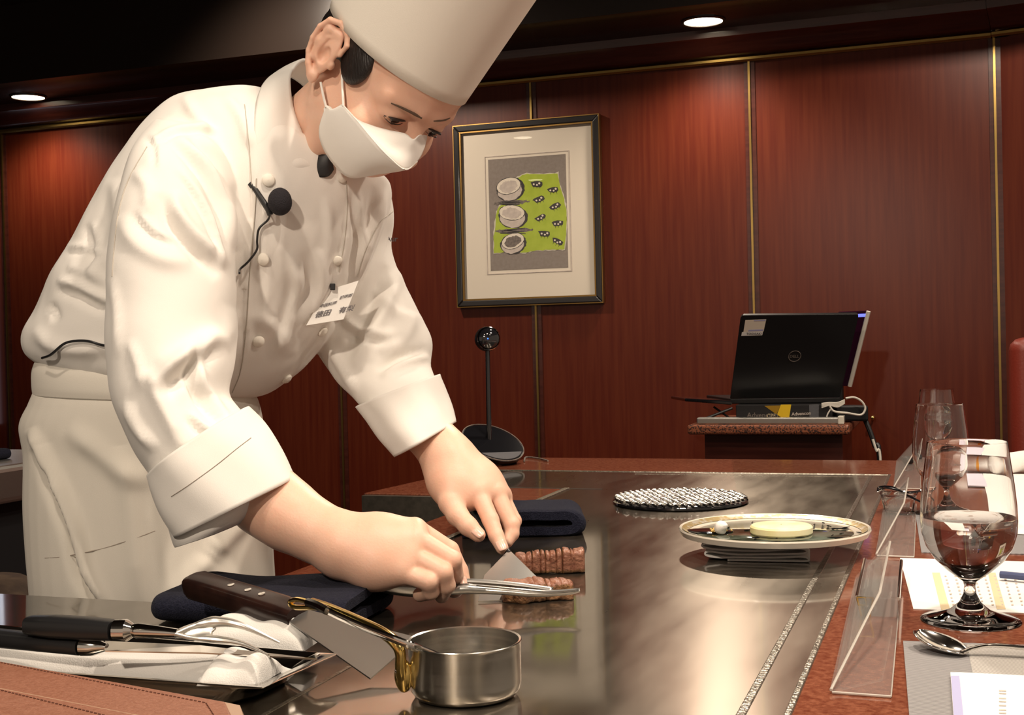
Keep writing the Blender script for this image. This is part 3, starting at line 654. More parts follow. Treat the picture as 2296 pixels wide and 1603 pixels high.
# ------------------------------------------------------------------ steak, two pieces
M['meat'] = pbr('sliced_beef', (.19, .068, .040), .42, 0, (.36, .165, .10), 120, (1, 1, 1), (.3, .7), 6, .9, bscale=260, coat=.25)
M['crust'] = pbr('seared_crust', (.13, .055, .025), .5, 0, (.30, .15, .06), 140, mix=(.3, .7), bump=1, bscale=300, coat=.2)
def steak(name, cx, cy, L_, D_, H_, label, seed, cuts, yaw=0.02, inner=.75):
    g = np.random.default_rng(seed); c0 = onz(cx, cy, T)
    ux = nrm(nrm(R * V(1, 1, 0)) + np.cross((0, 0, 1), nrm(R * V(1, 1, 0))) * yaw); uy = np.cross((0, 0, 1), ux)
    nu, nv = 130, 64; A = np.zeros((nu, nv, 3)); ks = g.normal(0, 1, (10, 3)) * 230; ph = g.uniform(0, 6, 10)
    ks2 = g.normal(0, 1, (5, 3)) * 70
    for i, u in enumerate(np.linspace(-1, 1, nu)):
        e = (1 - abs(u) ** 14) ** .5 if abs(u) < 1 else 0
        cutd = sum(np.exp(-((u * L_ / 2 - q[0] + .0022 * np.sin(q[0] * 900)) / .0007) ** 2) * q[1] for q in cuts)
        for j, v in enumerate(np.linspace(0, 2 * pi, nv, endpoint=False)):
            cy_, sz = cos(v), sin(v); y = np.sign(cy_) * abs(cy_) ** .32; z = np.sign(sz) * abs(sz) ** .32
            top = max(z, 0)
            w_ = e * (1 - .06 * sin(3 * u + seed))
            q = V(u * L_ / 2, y * D_ / 2 * w_, (z * .5 + .5) * H_ * (.80 + .20 * e) * (1 + .10 * u * (1 if seed == 1 else -1) - .05 * sin(9 * u + seed)) * (1 - cutd * top * .20) - 0)
            q[1] *= (1 - cutd * .16 * abs(y))
            A[i, j] = q
    d = np.sin(A @ ks.T + ph).sum(-1) * .00022 + np.sin(A @ (ks * 2.6).T + ph[::-1]).sum(-1) * .00014 + np.sin(A @ ks2.T + ph[:5]).sum(-1) * .0006
    cen = A.mean((1), keepdims=True); dirn = A - cen; dirn /= np.linalg.norm(dirn, axis=2, keepdims=True) + 1e-6
    A = A + dirn * d[..., None]; A[..., 2] = np.maximum(A[..., 2], .0002)
    Wd = c0 + A[..., 0:1] * ux + A[..., 1:2] * uy + A[..., 2:3] * V(0, 0, 1) + V(0, 0, .0002)
    rings = [Wd[i] for i in range(nu)]
    o = obj(name, MB().loft(rings), M['crust'], smooth=80); me = o.data; me.materials.append(M['meat'])
    # cut face: top and camera side
    zz = A[..., 2]; cutf = []
    for p in me.polygons:
        n = p.normal
        c = p.center
        side = (n.z > .35) if inner > .5 else (n.z > .55)
        if side or (inner > .7 and np.dot(n, (-uy)) > .3 and c.z > H_ * .18): p.material_index = 1
    tag(o, label, 'steak'); return o
cuts = [(-.029, .5), (-.0225, .9), (-.0175, .35), (-.0105, .8), (-.004, 1.0), (-.0005, .4), (.006, .9), (.0125, .5), (.0165, .9), (.0245, .6), (.030, .4)]
steak('steak_piece', 1232, 1284, .084, .030, .026, 'sliced piece of brown steak, the farther of two beside the spatula blade', 1, cuts, inner=.8)
cuts2 = [(-.004, .25), (.006, .95), (.015, .35), (.024, .3)]
steak('steak_piece', 1206, 1344, .076, .028, .020, 'seared piece of steak under the tongs, the nearer of the two', 5, cuts2, .10, inner=.6)
o = obj('fat_lump', blob(onz(1170, 1352, T) + V(0, 0, .006), (.011, .007, .0075), .1, 3), M['crust']); tag(o, 'browned lump of fat in front of the nearer steak', 'meat')

# ------------------------------------------------------------------ towels
def towel(name, base, ux, W, prof, th, D, label, seed, mat='navy', amp=.003, taper=0):
    # prof: a 2D fold path (depth, height), extruded along ux with soft waves
    uy = np.cross((0, 0, 1), ux); g = np.random.default_rng(seed)
    p = spl([(a, b, 0) for a, b in prof], 90)[:, :2]; r = ribbon(p, th); n = len(p)
    ks = g.normal(0, 1, (5, 2)) * 28; ph = g.uniform(0, 6, 5); rings = []
    for u in np.linspace(0, 1, 40):
        e = 1 - .0 * u; x = (u - .5) * W
        end = min(u, 1 - u) * 2; rnd = min(1, (end * 8)) ** .5
        q = r.copy()
        m_ = q.mean(0); q = m_ + (q - m_) * (.86 + .14 * rnd) * np.array([1, 1 - taper * u])
        w_ = sum(np.sin(ks[i, 0] * x + ks[i, 1] * q[:, 0] * 2 + ph[i]) for i in range(5)) * amp / 5
        z = np.maximum(q[:, 1] + w_ * np.clip(q[:, 1] / .02, 0, 1), .0003 + th * .0)
        rings.append(base + np.outer(np.full(len(q), x + w_.mean() * 2), ux) + np.outer(q[:, 0], uy) + np.outer(z, (0, 0, 1)))
    mb = MB().loft(rings, cap=False)
    for k_ in (0, -1): mb.add(rings[k_], [(i, i + 1, 2 * n - 2 - i, 2 * n - 1 - i) for i in range(n - 1)])
    o = obj(name, mb, M[mat], smooth=70); tag(o, label, 'towel'); return o
rt = nrm(_R)
b1 = onz(1185, 1203, TS)
# folded edge faces the guests' side: profile runs across, so extrude away from the camera
towel('folded_towel', onz(1196, 1190, TS) + V(0, 0, 0), nrm(_F), .12, [(.10, .0075), (.0, .007), (-.055, .0075), (-.066, .016), (-.060, .027), (-.04, .031), (.02, .031), (.10, .028)], .0135, 0,
      'thick navy towel folded over, on the griddle behind the steak', 2, amp=.002)
bt = onz(585, 1392, TS)
ta = nrm(nrm(_R) * .96 - nrm(_F) * .30)
towel('folded_towel', bt, ta, .205, [(.065, .006), (.02, .006), (-.022, .007), (-.036, .015), (-.030, .024), (-.005, .026), (.025, .027), (.062, .030), (.090, .018), (.092, .008), (.06, .004)], .011, 0,
      'large navy towel lying rumpled under the wooden handled turner', 9, amp=.006)

# ------------------------------------------------------------------ turner with wooden handle
def slabx(c0, c1, w0, w1, th, up, mb=None):
    ax = nrm(c1 - c0); s = nrm(np.cross(up, ax)); up2 = np.cross(ax, s); mb = mb or MB()
    return mb.hexa([c0 - s * w0 - up2 * th, c1 - s * w1 - up2 * th, c1 + s * w1 - up2 * th, c0 + s * w0 - up2 * th],
                   [c0 - s * w0 + up2 * th, c1 - s * w1 + up2 * th, c1 + s * w1 + up2 * th, c0 + s * w0 + up2 * th])
h0, h1 = P(430, 1308, 1.185), P(668, 1380, 1.085)
b0 = P(668, 1381, 1.085); b1_ = V(*onz(893, 1468, TS + .014))
t = thing('turner', 'turner with dark riveted wooden handle and steel blade resting on the navy towel', 'turner', (b1_[0], b1_[1], TS))
upv = nrm(V(0, 0, 1) + nrm(_F) * -.35)
hx = nrm(h1 - h0); hs = nrm(np.cross(upv, hx)); hu = np.cross(hx, hs)
rings = []
for u, wq, tq in ((0, .006, .006), (.01, .0120, .0095), (.06, .0145, .0112), (.3, .0138, .0112), (.6, .0142, .0112), (.85, .0142, .0106), (1, .0120, .0080)):
    c = h0 + (h1 - h0) * u; a_ = np.linspace(0, 2 * pi, 20, endpoint=False)
    rings.append([c + hs * wq * np.sign(cos(q)) * abs(cos(q)) ** .55 + hu * tq * np.sign(sin(q)) * abs(sin(q)) ** .55 for q in a_])
hd_ = obj('wooden_handle', MB().loft(rings), M['wood_h'], t, smooth=50)
for x, y in ((489, 1309), (568, 1335), (630, 1357)):
    u = ((P(x, y, 1.13) - h0) @ hx); c = h0 + hx * u + hs * -.0
    obj('rivet', MB().lathe([(.0032, -.0005), (.0032, .0004), (.0005, .0007)], c + hu * .0113, hu, 14, cap=True), M['inox_p'], hd_)
bx_ = nrm(b1_ - b0); bs_ = nrm(np.cross(V(0, 0, 1) - nrm(_F) * .30, bx_)); bu = np.cross(bx_, bs_)
obj('blade', MB().hexa([b0 - bs_ * .012 - bu * .0007, b1_ - bs_ * .041 - bu * .0007, b1_ + bs_ * .030 - bu * .0007, b0 + bs_ * .012 - bu * .0007],
                       [b0 - bs_ * .012 + bu * .0007, b1_ - bs_ * .041 + bu * .0007, b1_ + bs_ * .030 + bu * .0007, b0 + bs_ * .012 + bu * .0007]), M['strap'], t, smooth=0)

# ------------------------------------------------------------------ saucepan
sc0 = P(1041, 1432, .968); zr = TS + .0432; pcx, pcy = sc0[0], sc0[1]; rr = .0440
t = thing('saucepan', 'small stainless saucepan with brass handle at the front of the griddle', 'saucepan', (pcx, pcy, TS))
obj('pan_body', MB().lathe([(.001, TS + .0003), (.034, TS + .0003), (.0395, TS + .0018), (.0425, TS + .006), (.0435, TS + .012), (rr - .0003, zr - .003), (rr + .0006, zr - .0006), (rr, zr), (rr - .0016, zr - .0006), (rr - .0018, zr - .003),
    (.0415, TS + .012), (.040, TS + .006), (.036, TS + .003), (.001, TS + .0025)], (pcx, pcy, 0), seg=96), M['inox'], t, smooth=50)
hp = spl([P(906, 1530, .958), P(899, 1500, .952), P(897, 1462, .950), P(884, 1438, .955), P(852, 1415, .965), P(800, 1390, .985), P(740, 1364, 1.01), P(700, 1350, 1.03)], 50)
hb = MB().tube(hp, np.interp(np.linspace(0, 1, 50), [0, .1, .25, .4, .6, 1], [.0045, .0050, .0042, .0048, .0042, .0036]), 12, flat=1.25, up=F)
loop = spl([P(700, 1352, 1.03), P(668, 1344, 1.045), P(651, 1349, 1.055), P(660, 1361, 1.05), P(700, 1362, 1.035), P(735, 1366, 1.015)], 30); hb.tube(loop, .0022, 8)
hb.add(blob(P(905, 1515, .955), (.0075, .0055, .013), 0, 0).v[0], MB().sph((0, 0, 0), 1, 20, 12).f)
hh = obj('brass_handle', hb, M['brass'], t)
obj('rivet', MB().sph(P(893, 1503, .950), .0028, 12, 8), M['inox_p'], hh)
# spoon standing in the pan
t = thing('long_spoon', 'thin steel spoon leaning along the brass handle into the saucepan', 'spoon', (pcx, pcy, TS + .003))
s0, s1, s2 = P(702, 1354, 1.004), P(900, 1438, .945), V(pcx + .01, pcy, TS + .008)
s1 = P(905, 1441, .936); st_ = spl([s0, P(800, 1400, .968), s1, P(945, 1457, .944)], 30)
tip_ = st_[-1] + nrm(st_[-1] - st_[-2]) * .03; tip_[2] = max(tip_[2], TS + .006)
obj('stem', MB().tube(np.vstack([st_, tip_]), .0020, 8, flat=1.6, up=U), M['inox_p'], t)
obj('twisted_end', MB().tube(spl([P(690, 1350, 1.008), P(712, 1358, 1.000), P(735, 1370, .990)], 14), .0036, 8), M['inox_p'], t)
obj('bowl', blob(tip_, (.009, .006, .0025), 0), M['inox_p'], t)

# ------------------------------------------------------------------ steel tray with cloths and carving tools
zt_ = T + .020
tq = [onz(758, 1467, zt_), onz(592, 1543, zt_), onz(-330, 1478, zt_), onz(-120, 1392, zt_)]
t = thing('steel_tray', 'shallow stainless tray holding white cloths and carving tools', 'tray', (sum(tq) / 4) * V(1, 1, 0) + V(0, 0, T))
cq = sum(tq) / 4
def shr(p, k, z): q = cq + (p - cq) * k; q[2] = z; return q
def rr4(k, z, r=.02, n=6):
    pts = [shr(p, k, z) for p in tq]; out = []
    for i in range(4):
        a, b, c = pts[i - 1], pts[i], pts[(i + 1) % 4]; p0 = b + nrm(a - b) * r; p1 = b + nrm(c - b) * r
        for q in np.linspace(0, 1, n): out.append((1 - q) ** 2 * p0 + 2 * q * (1 - q) * b + q * q * p1)
    return out
obj('tray_body', MB().loft([rr4(.84, T + .0005, .03), rr4(.86, T + .004, .03), rr4(.93, zt_ - .003, .012), rr4(.995, zt_ - .0006, .002), rr4(1, zt_ + .0006, .002), rr4(.955, zt_ + .0008, .012), rr4(.86, T + .0065, .03), rr4(.84, T + .005, .03)]), M['inox_p'], t, smooth=50)
def drape(name, quad, h, seed, label, mat='cloth', n=50, fold=1.0):
    g = np.random.default_rng(seed); q = [np.asarray(p, float) for p in quad]; A = np.zeros((n, n, 3)); B = np.zeros((n, n, 3))
    ks = g.normal(0, 1, (7, 2)) * 5; ph = g.uniform(0, 6, 7)
    for i, u in enumerate(np.linspace(0, 1, n)):
        for j, v in enumerate(np.linspace(0, 1, n)):
            b = (q[0] * (1 - u) + q[1] * u) * (1 - v) + (q[3] * (1 - u) + q[2] * u) * v
            e = max(0, (1 - (2 * u - 1) ** 6)) ** .6 * max(0, 1 - (2 * v - 1) ** 2) ** .7
            w_ = 1 + fold * .28 * sum(sin(ks[k, 0] * u + ks[k, 1] * v + ph[k]) for k in range(7)) / 2.5
            A[i, j] = b + V(0, 0, 1) * (e * h * max(w_, .25)); B[i, j] = b + V(0, 0, .0)
    mb = MB().grid(A); mb.grid(B[::-1])
    rim = lambda G_: np.vstack([G_[:, 0], G_[-1, 1:], G_[-2::-1, -1], G_[0, -2:0:-1]])
    mb.loft([rim(B), rim(A)], cap=False)
    o = obj(name, mb, M[mat], smooth=80); tag(o, label, 'cloth'); return o
zb = T + .014
drape('white_cloth', [onz(430, 1440, zb), onz(680, 1462, zb), onz(712, 1440, zb), onz(560, 1408, zb)], .022, 3, 'bunched white cloth at the right end of the tray, behind the fork', fold=.7)
drape('white_cloth', [onz(-60, 1500, zb), onz(560, 1541, zb), onz(655, 1500, zb), onz(-30, 1462, zb)], .016, 8, 'long white cloth along the near side of the tray', fold=1.1)
drape('white_cloth', [onz(440, 1538, zb + .004), onz(575, 1540, zb + .004), onz(640, 1500, zb + .004), onz(520, 1480, zb + .004)], .018, 12, 'crumpled end of white cloth at the near corner of the tray', fold=.9)
# carving fork
zf = T + .056
def on(x, y, z): return onz(x, y, z)
t = thing('carving_fork', 'carving fork with black handle and two curved tines lying on the tray', 'fork', on(400, 1425, T + .03))
hA, hB = on(62, 1400, zf), on(258, 1413, zf)
rings = []
ax = nrm(hB - hA); sd = nrm(np.cross((0, 0, 1), ax)); u3 = np.cross(ax, sd)
for u, wq, tq_ in ((0, .006, .004), (.03, .0095, .007), (.3, .0105, .0085), (.7, .0105, .0085), (1, .0095, .0075)):
    c = hA + (hB - hA) * u; rings.append([c + sd * wq * np.sign(cos(q)) * abs(cos(q)) ** .6 + u3 * tq_ * np.sign(sin(q)) * abs(sin(q)) ** .6 for q in np.linspace(0, 2 * pi, 16, endpoint=False)])
obj('handle', MB().loft(rings), M['black'], t, smooth=50)
obj('bolster', MB().tube([hB, on(285, 1413, zf), on(300, 1413, zf), on(312, 1414, zf), on(400, 1420, zf)], [.0085, .0088, .0052, .0062, .0036], 14), M['inox_p'], t)
f0 = on(392, 1421, zf)
fk = MB()
pl = spl([f0, on(430, 1405, zf + .002), on(480, 1394, zf + .004), on(540, 1402, zf + .002), on(627, 1441, zf - .012)], 30)
pr2 = spl([f0, on(430, 1430, zf - .004), on(480, 1433, zf - .006), on(540, 1442, zf - .008), on(602, 1468, zf - .014)], 30)
fk.tube(pl, np.interp(np.linspace(0, 1, 30), [0, .3, .5, 1], [.003, .003, .0058, .001]), 10, flat=.8, up=U)
fk.tube(pr2, np.interp(np.linspace(0, 1, 30), [0, .3, .5, 1], [.003, .003, .0050, .001]), 10, flat=.6, up=U)
obj('tines', fk, M['satin'], t, smooth=60)
wb_ = np.array([[pl[q] * (1 - v) + pr2[q] * v - V(0, 0, .003) * sin(pi * v) for v in np.linspace(0, 1, 9)] for q in range(0, 16)]); wb_[-1, 3:6] = wb_[-2, 3:6]
obj('fork_shoulder', MB().grid(wb_), M['satin'], t, smooth=70, solid=.0014)
t = thing('carving_knife', 'carving knife with black handle and slim blade, in front of the fork on the tray', 'knife', on(350, 1460, T + .025))
zk = T + .041
kA, kB = on(-60, 1425, zk), on(186, 1449, zk)
ax = nrm(kB - kA); sd = nrm(np.cross((0, 0, 1), ax)); u3 = np.cross(ax, sd)
rings = [[kA + (kB - kA) * u + sd * wq * np.sign(cos(q)) * abs(cos(q)) ** .6 + u3 * tz * np.sign(sin(q)) * abs(sin(q)) ** .6 for q in np.linspace(0, 2 * pi, 16, endpoint=False)] for u, wq, tz in ((0, .007, .005), (.1, .0095, .007), (1, .009, .0065))]
obj('handle', MB().loft(rings), M['black'], t, smooth=50)
obj('bolster', MB().tube([kB, on(208, 1450, zk), on(222, 1450, zk), on(240, 1451, zk)], [.0078, .0072, .0055, .003], 14), M['inox_p'], t)
kb = [on(236, 1445, zk), on(480, 1458, zk - .003), on(700, 1479, zk - .008), on(480, 1464, zk - .004), on(236, 1458, zk)]
obj('blade', MB().prism([on(236, 1440, zk), on(450, 1450, zk - .002), on(712, 1480, zk - .012), on(450, 1466, zk - .004), on(236, 1462, zk)], (0, 0, .0012)), M['inox_p'], t, smooth=0)

# ------------------------------------------------------------------ leather folders, front left
def folder(pts, z, h, label, st_in=.008):
    t = thing('leather_folder', label, 'folder', V(*sum(np.array(pts))[:2] / len(pts), z))
    pts = [V(p[0], p[1], z) for p in pts]
    obj('cover', MB().prism(pts, (0, 0, h)), M['leather'], t, smooth=0, bevel=.0018)
    c = sum(pts) / len(pts); rim = [p + V(0, 0, h * .5) for p in pts]
    obj('edge_piping', MB().tube(np.array(rim + [rim[0]]), h * .48, 8), M['leather_e'], t)
    m = MB()
    for a_, b_ in zip(pts, pts[1:] + pts[:1]):
        a2, b2 = a_ + nrm(c - a_) * st_in * 1.6, b_ + nrm(c - b_) * st_in * 1.6; L_ = np.linalg.norm(b2 - a2); k_ = int(L_ / .004)
        for q in range(min(k_, 90)):
            p = a2 + (b2 - a2) * (q + .2) / k_; e = a2 + (b2 - a2) * (q + .75) / k_; m.tube([p + V(0, 0, h + .0002), e + V(0, 0, h + .0002)], .0005, 4)
    s = obj('stitching', m, M['stitch'], t); return t
zL = TS
f1 = [onz(-20, 1478, zL + .034), onz(505, 1572, zL + .034), onz(560, 1690, zL + .034), onz(-60, 1700, zL + .034)]
folder(f1, zL + .0, .034, 'brown leather folder with stitched border at the front left corner, the lower one')
f2 = [onz(-20, 1538, zL + .046), onz(300, 1600, zL + .046), onz(370, 1700, zL + .046), onz(-60, 1720, zL + .046)]
folder(f2, zL + .0345, .0115, 'smaller brown leather folder lying on top of the stitched lower one')

# ------------------------------------------------------------------ guests' side
def goblet(name, base, h, rw, label, level, bubbles=0):
    s = h; k = rw
    t = thing(name, label, 'glass', base); x, y, z = base
    out = [(.001, .0012), (.030 * k, .0012), (.0445 * k, .0004), (.0450 * k, .0012), (.0440 * k, .0022), (.030 * k, .0055), (.018 * k, .0105), (.0095 * k, .018), (.0058 * k, .026), (.0050 * k, .033), (.0062 * k, .0375), (.011 * k, .0410),
           (.0200 * k, .0475), (.0310 * k, .0580), (.0385 * k, .0700), (.0425 * k, .083), (.0434 * k, .095), (.0428 * k, .110), (.0408 * k, .130), (.0380 * k, .150), (.0362 * k, .1675), (.0360 * k, .1685)]
    inn = [(.0352 * k, .1685), (.0352 * k, .1665), (.0370 * k, .150), (.0398 * k, .130), (.0417 * k, .110), (.0422 * k, .095), (.0413 * k, .083), (.0373 * k, .0708), (.0298 * k, .0595), (.0190 * k, .0500), (.0100 * k, .0450), (.001, .0435)]
    sc_ = s / .1685
    obj('glass_body', MB().lathe([(r, q * sc_) for r, q in out + inn], (x, y, z), seg=72), M['glass'], t, smooth=70)
    lv = level * sc_
    wp = [(r * 1.003, q * sc_) for r, q in inn[::-1] if q * sc_ < lv]; rl = np.interp(lv / sc_, [q for r, q in inn[::-1]], [r for r, q in inn[::-1]])
    obj('water', MB().lathe(wp + [(rl * 1.003, lv), (rl - .0015, lv - .0004), (.001, lv - .0004)], (x, y, z), seg=72), M['water'], t, smooth=60)
    return t
g1 = V(*onz(2176, 1392, T)); goblet('water_goblet', g1, .1685, 1, 'nearest footed water goblet, over half full, in front on the granite', .098)
g2 = onz(2112, 1152, T); goblet('water_goblet', g2, .163, .93, 'middle footed water goblet, standing behind the nearest one', .062)
g3 = onz(2103, 1036, T); goblet('water_goblet', g3, .150, .90, 'farthest footed water goblet, mostly hidden behind the middle one', .100)

# acrylic stands: one per seat
def acrylic(dx=0, dy=0):
    A = onz(1866, 1556, T); B_ = onz(1922, 1300, T); C_ = onz(2022, 1295, T); D_ = onz(1998, 1566, T)
    top = onY(1998, 1216, B_[1] - .03)
    off = V(dx, dy, 0)
    t = thing('acrylic_stand', 'x', 'stand', A + off)
    th = .0022
    def sl(pts, n, nm): return obj(nm, MB().prism([p + off for p in pts], np.asarray(n)), M['acryl'], t, smooth=0, bevel=.0004)
    z1 = V(0, 0, .0003); sl([A + z1, D_ + z1, C_ + z1, B_ + z1], (0, 0, th), 'foot_sheet')
    n = nrm(np.cross(B_ - A, top - B_)); n = n if n[0] < 0 else -n
    r = ray(1975, 1330); mid = CAM + r * (((A - CAM) @ n) / (r @ n))
    sl([A + z1 * 8, B_ + z1 * 8, top, mid], n * th, 'upright_sheet')
    obj('edge_glow_tubes', MB().tube([p + off + n * th / 2 for p in (A + z1 * 8, mid, top)], .0012, 6).tube([p + off + V(0, 0, .0014) for p in (A, D_)], .0010, 6).tube([p + off + V(0, 0, .0014) for p in (D_, C_)], .0006, 6), M['edge'], t)  # pale tubes painted in for the light caught along the edges
    g_ = (A + D_) / 2 * .5 + (B_ + C_) / 2 * .5
    return t
s_ = acrylic(); s_['label'] = 'clear acrylic sheet stand nearest the camera, beside the spoon'
s_['group'] = 'acrylic stands along the guests\' side'
b_ = np.array(s_.location)
d2 = dup(s_, b_ + V(.000, .602, 0), 'clear acrylic sheet stand beside the far rim of the food plate')
d3 = dup(s_, b_ + V(-.008, 1.275, 0), 'farthest clear acrylic sheet stand, left of the two rear goblets')
# small clear box by the near stand
c0 = onz(1922, 1388, T); w1 = onz(2015, 1392, T); c2 = onz(2022, 1300, T); c3 = onz(1940, 1296, T)
t = thing('clear_box', 'small clear acrylic box with gilt corner, on the granite behind the nearest stand', 'box', (c0 + w1 + c2 + c3) / 4)
q4 = [c0 + V(0, 0, .003), w1 + V(0, 0, .003), c2 + V(0, 0, .003), c3 + V(0, 0, .003)]
obj('box_shell', MB().prism(q4, (0, 0, .018)), M['acryl'], t, smooth=0, bevel=.001)
m = MB(); m.tube([q4[0] + V(0, 0, .018), q4[0] * .6 + q4[1] * .4 + V(0, 0, .018)], .0009, 6); m.tube([q4[0] + V(0, 0, .018), q4[0] + V(.004, .0, .0)], .0009, 6); m.tube([q4[0] * .6 + q4[1] * .4 + V(0, 0, .018), q4[0] * .7 + q4[1] * .3], .0009, 6)
obj('gilt_corner', m, M['brass'], t)
obj('silver_edges', MB().tube([q4[0] + V(0, 0, .018), q4[3] + V(0, 0, .018)], .0018, 8).tube([q4[1] + V(0, 0, .018), q4[2] + V(0, 0, .018)], .0018, 8), M['inox_p'], t)

# glass dishes
dc = onz(2016, 1150, T)
t = thing('glass_dish', 'small square clear glass dish beside the farther acrylic stand', 'dish', dc)
def sqr(r, z, n=10): 
    out = []
    for q in np.linspace(0, 2 * pi, 4 * n, endpoint=False):
        m_ = (abs(cos(q)) ** 5 + abs(sin(q)) ** 5) ** .2; out.append(dc + V(cos(q) / m_ * r, sin(q) / m_ * r, z))
    return out
obj('dish_body', MB().loft([sqr(.019, .0004), sqr(.0215, .003), sqr(.023, .014), sqr(.026, .028), sqr(.0272, .030), sqr(.0255, .030), sqr(.0215, .015), sqr(.0195, .006), sqr(.017, .005)]), M['glass'], t, smooth=50)
ec_ = MB().tube(spl([P(1968, 1101, 1.86), P(1985, 1094, 1.84), P(2010, 1098, 1.82), P(2035, 1104, 1.80), P(2062, 1101, 1.80), P(2075, 1096, 1.8)], 30), .0016, 6)
ec_.tube(spl([P(1968, 1101, 1.86), P(1972, 1092, 1.87), P(2000, 1092, 1.85), P(2030, 1108, 1.82), P(2065, 1126, 1.78)], 30), .0016, 6)
o = obj('eyeglasses', ec_, M['gblack']); tag(o, 'thin black wire temples of eyeglasses lying across the glass dish', 'glasses')
bk = onz(2036, 1042, T); o = obj('camera_lens_cap', blob(bk + V(0, 0, .009), (.012, .012, .009), .05, 2), M['black']); tag(o, 'small black round object behind the farthest acrylic stand', 'cap')

def sheet(name, pts, z, mat, label, cat, th=.0008):
    q = [onz(x, y, T + z) for x, y in pts]; t = thing(name, label, cat, sum(q) / len(q)); s = obj('sheet', MB().prism(q, (0, 0, th)), M[mat], t, smooth=0); return t, q
t, q = sheet('placemat', [(2025, 1440), (2296, 1449), (2440, 1453), (2500, 1720), (2048, 1720)], .0004, 'mat', 'grey woven placemat at the nearest seat', 'placemat', .0014)
obj('paler_band', MB().prism([onz(x, y, T + .0019) for x, y in ((2168, 1445), (2440, 1453), (2440, 1540), (2185, 1530))], (0, 0, .0002)), M['mat2'], t, smooth=0)
t, q = sheet('booklet', [(2131, 1514), (2150, 1514), (2430, 1528), (2480, 1720), (2146, 1720)], .0030, 'paper', 'white booklet with lavender edge on the nearest grey placemat', 'booklet', .0025)
def band(pts, z, mat, par, nm): return obj(nm, MB().prism([onz(x, y, T + z) for x, y in pts], (0, 0, .0002)), M[mat], par, smooth=0)
band([(2132, 1515), (2151, 1515), (2164, 1640), (2141, 1640)], .0056, 'lav', t, 'lavender_edge')
M['lav2'] = pbr('pale_lilac_print', (.72, .69, .80), .6)
band([(2152, 1515), (2178, 1516), (2200, 1640), (2166, 1640)], .0056, 'lav2', t, 'lilac_band')
m = MB()
for y in (1547, 1553, 1564, 1571, 1580, 1590, 1597): m.add(*(lambda b: (b.allv(), b.f))(MB().prism([onz(x, yy, T + .0058) for x, yy in ((2240, y), (2256, y + .6), (2256, y + 3), (2240, y + 2.4))], (0, 0, .0001))))
obj('text_lines', m, M['chalk'], t, smooth=0)
t, q = sheet('menu_sheet', [(2018, 1252), (2380, 1262), (2420, 1380), (2048, 1366)], .0002, 'paper', 'white menu sheet with tan columns lying behind the nearest goblet foot', 'menu', .0006)
for x in (2090, 2215): band([(x, 1284), (x + 17, 1284), (x + 40, 1366), (x + 20, 1366)], .0010, 'tan', t, 'tan_column')
m = MB(); g = np.random.default_rng(11)
for cx_ in range(2118, 2296, 22):
    for k_ in range(9):
        y = 1290 + k_ * 8; x = cx_ + k_ * 2.2; m.prism([onz(x, y, T + .0012), onz(x + g.uniform(3, 6), y, T + .0012), onz(x + 5, y + 3, T + .0012), onz(x, y + 3, T + .0012)], (0, 0, .0001))
obj('printed_characters', m, M['chalk'], t, smooth=0)
o = obj('pen', MB().tube([onz(2243, 1288, T + .007), onz(2330, 1296, T + .007)], .0040, 10), pbr('blue_pen_barrel', (.07, .09, .20), .3)); tag(o, 'dark blue pen lying on the white menu sheet', 'pen')
t, q = sheet('placemat', [(2052, 1150), (2420, 1162), (2460, 1246), (2066, 1240)], .0002, 'mat', 'grey woven placemat at the second seat, behind the menu sheet', 'placemat', .0012)
t, q = sheet('paper_sheet', [(2214, 1062), (2420, 1066), (2470, 1205), (2236, 1196)], .0022, 'paper', 'blank white sheet at the second seat, right of the middle goblet', 'paper', .0008)
t, q = sheet('booklet', [(2165, 1064), (2212, 1064), (2226, 1096), (2170, 1094)], .0022, 'lav2', 'small lilac booklet left of the blank white sheet', 'booklet', .002)
# spoon on the placemat
t = thing('table_spoon', 'polished steel table spoon lying on the nearest placemat by the goblet foot', 'spoon', onz(2110, 1440, T))
sa, sb = P(2056, 1412, 1.080), P(2163, 1463, 1.035)
ax = nrm(sb - sa); Ls = np.linalg.norm(sb - sa); sd = nrm(np.cross((0, 0, 1), ax)); up_ = np.cross(ax, sd)
A = np.zeros((22, 17, 3))
for i, u in enumerate(np.linspace(0, 1, 22)):
    wv_ = .0155 * sqrt(max(1 - (2 * u - .92) ** 2 / 1.2, .0)) if u < .9 else .006
    wv_ = .0165 * (sin(pi * min(u * .93 + .03, 1)) ** .6)
    for j, v in enumerate(np.linspace(-1, 1, 17)):
        A[i, j] = sa + ax * Ls * u + sd * wv_ * v - up_ * .0065 * (1 - v * v) * sin(pi * (u * .94 + .03)) ** .8
obj('bowl', MB().grid(A), M['inox_p'], t, smooth=80, solid=.0012)
obj('handle', MB().tube(spl([sb - ax * .003 - up_ * .001, P(2185, 1452, 1.04), P(2240, 1447, 1.035), P(2380, 1462, 1.02), P(2500, 1470, 1.01)], 24), np.interp(np.linspace(0, 1, 24), [0, .3, 1], [.003, .0032, .006]), 10, flat=.4, up=(0, 0, 1)), M['inox_p'], t)
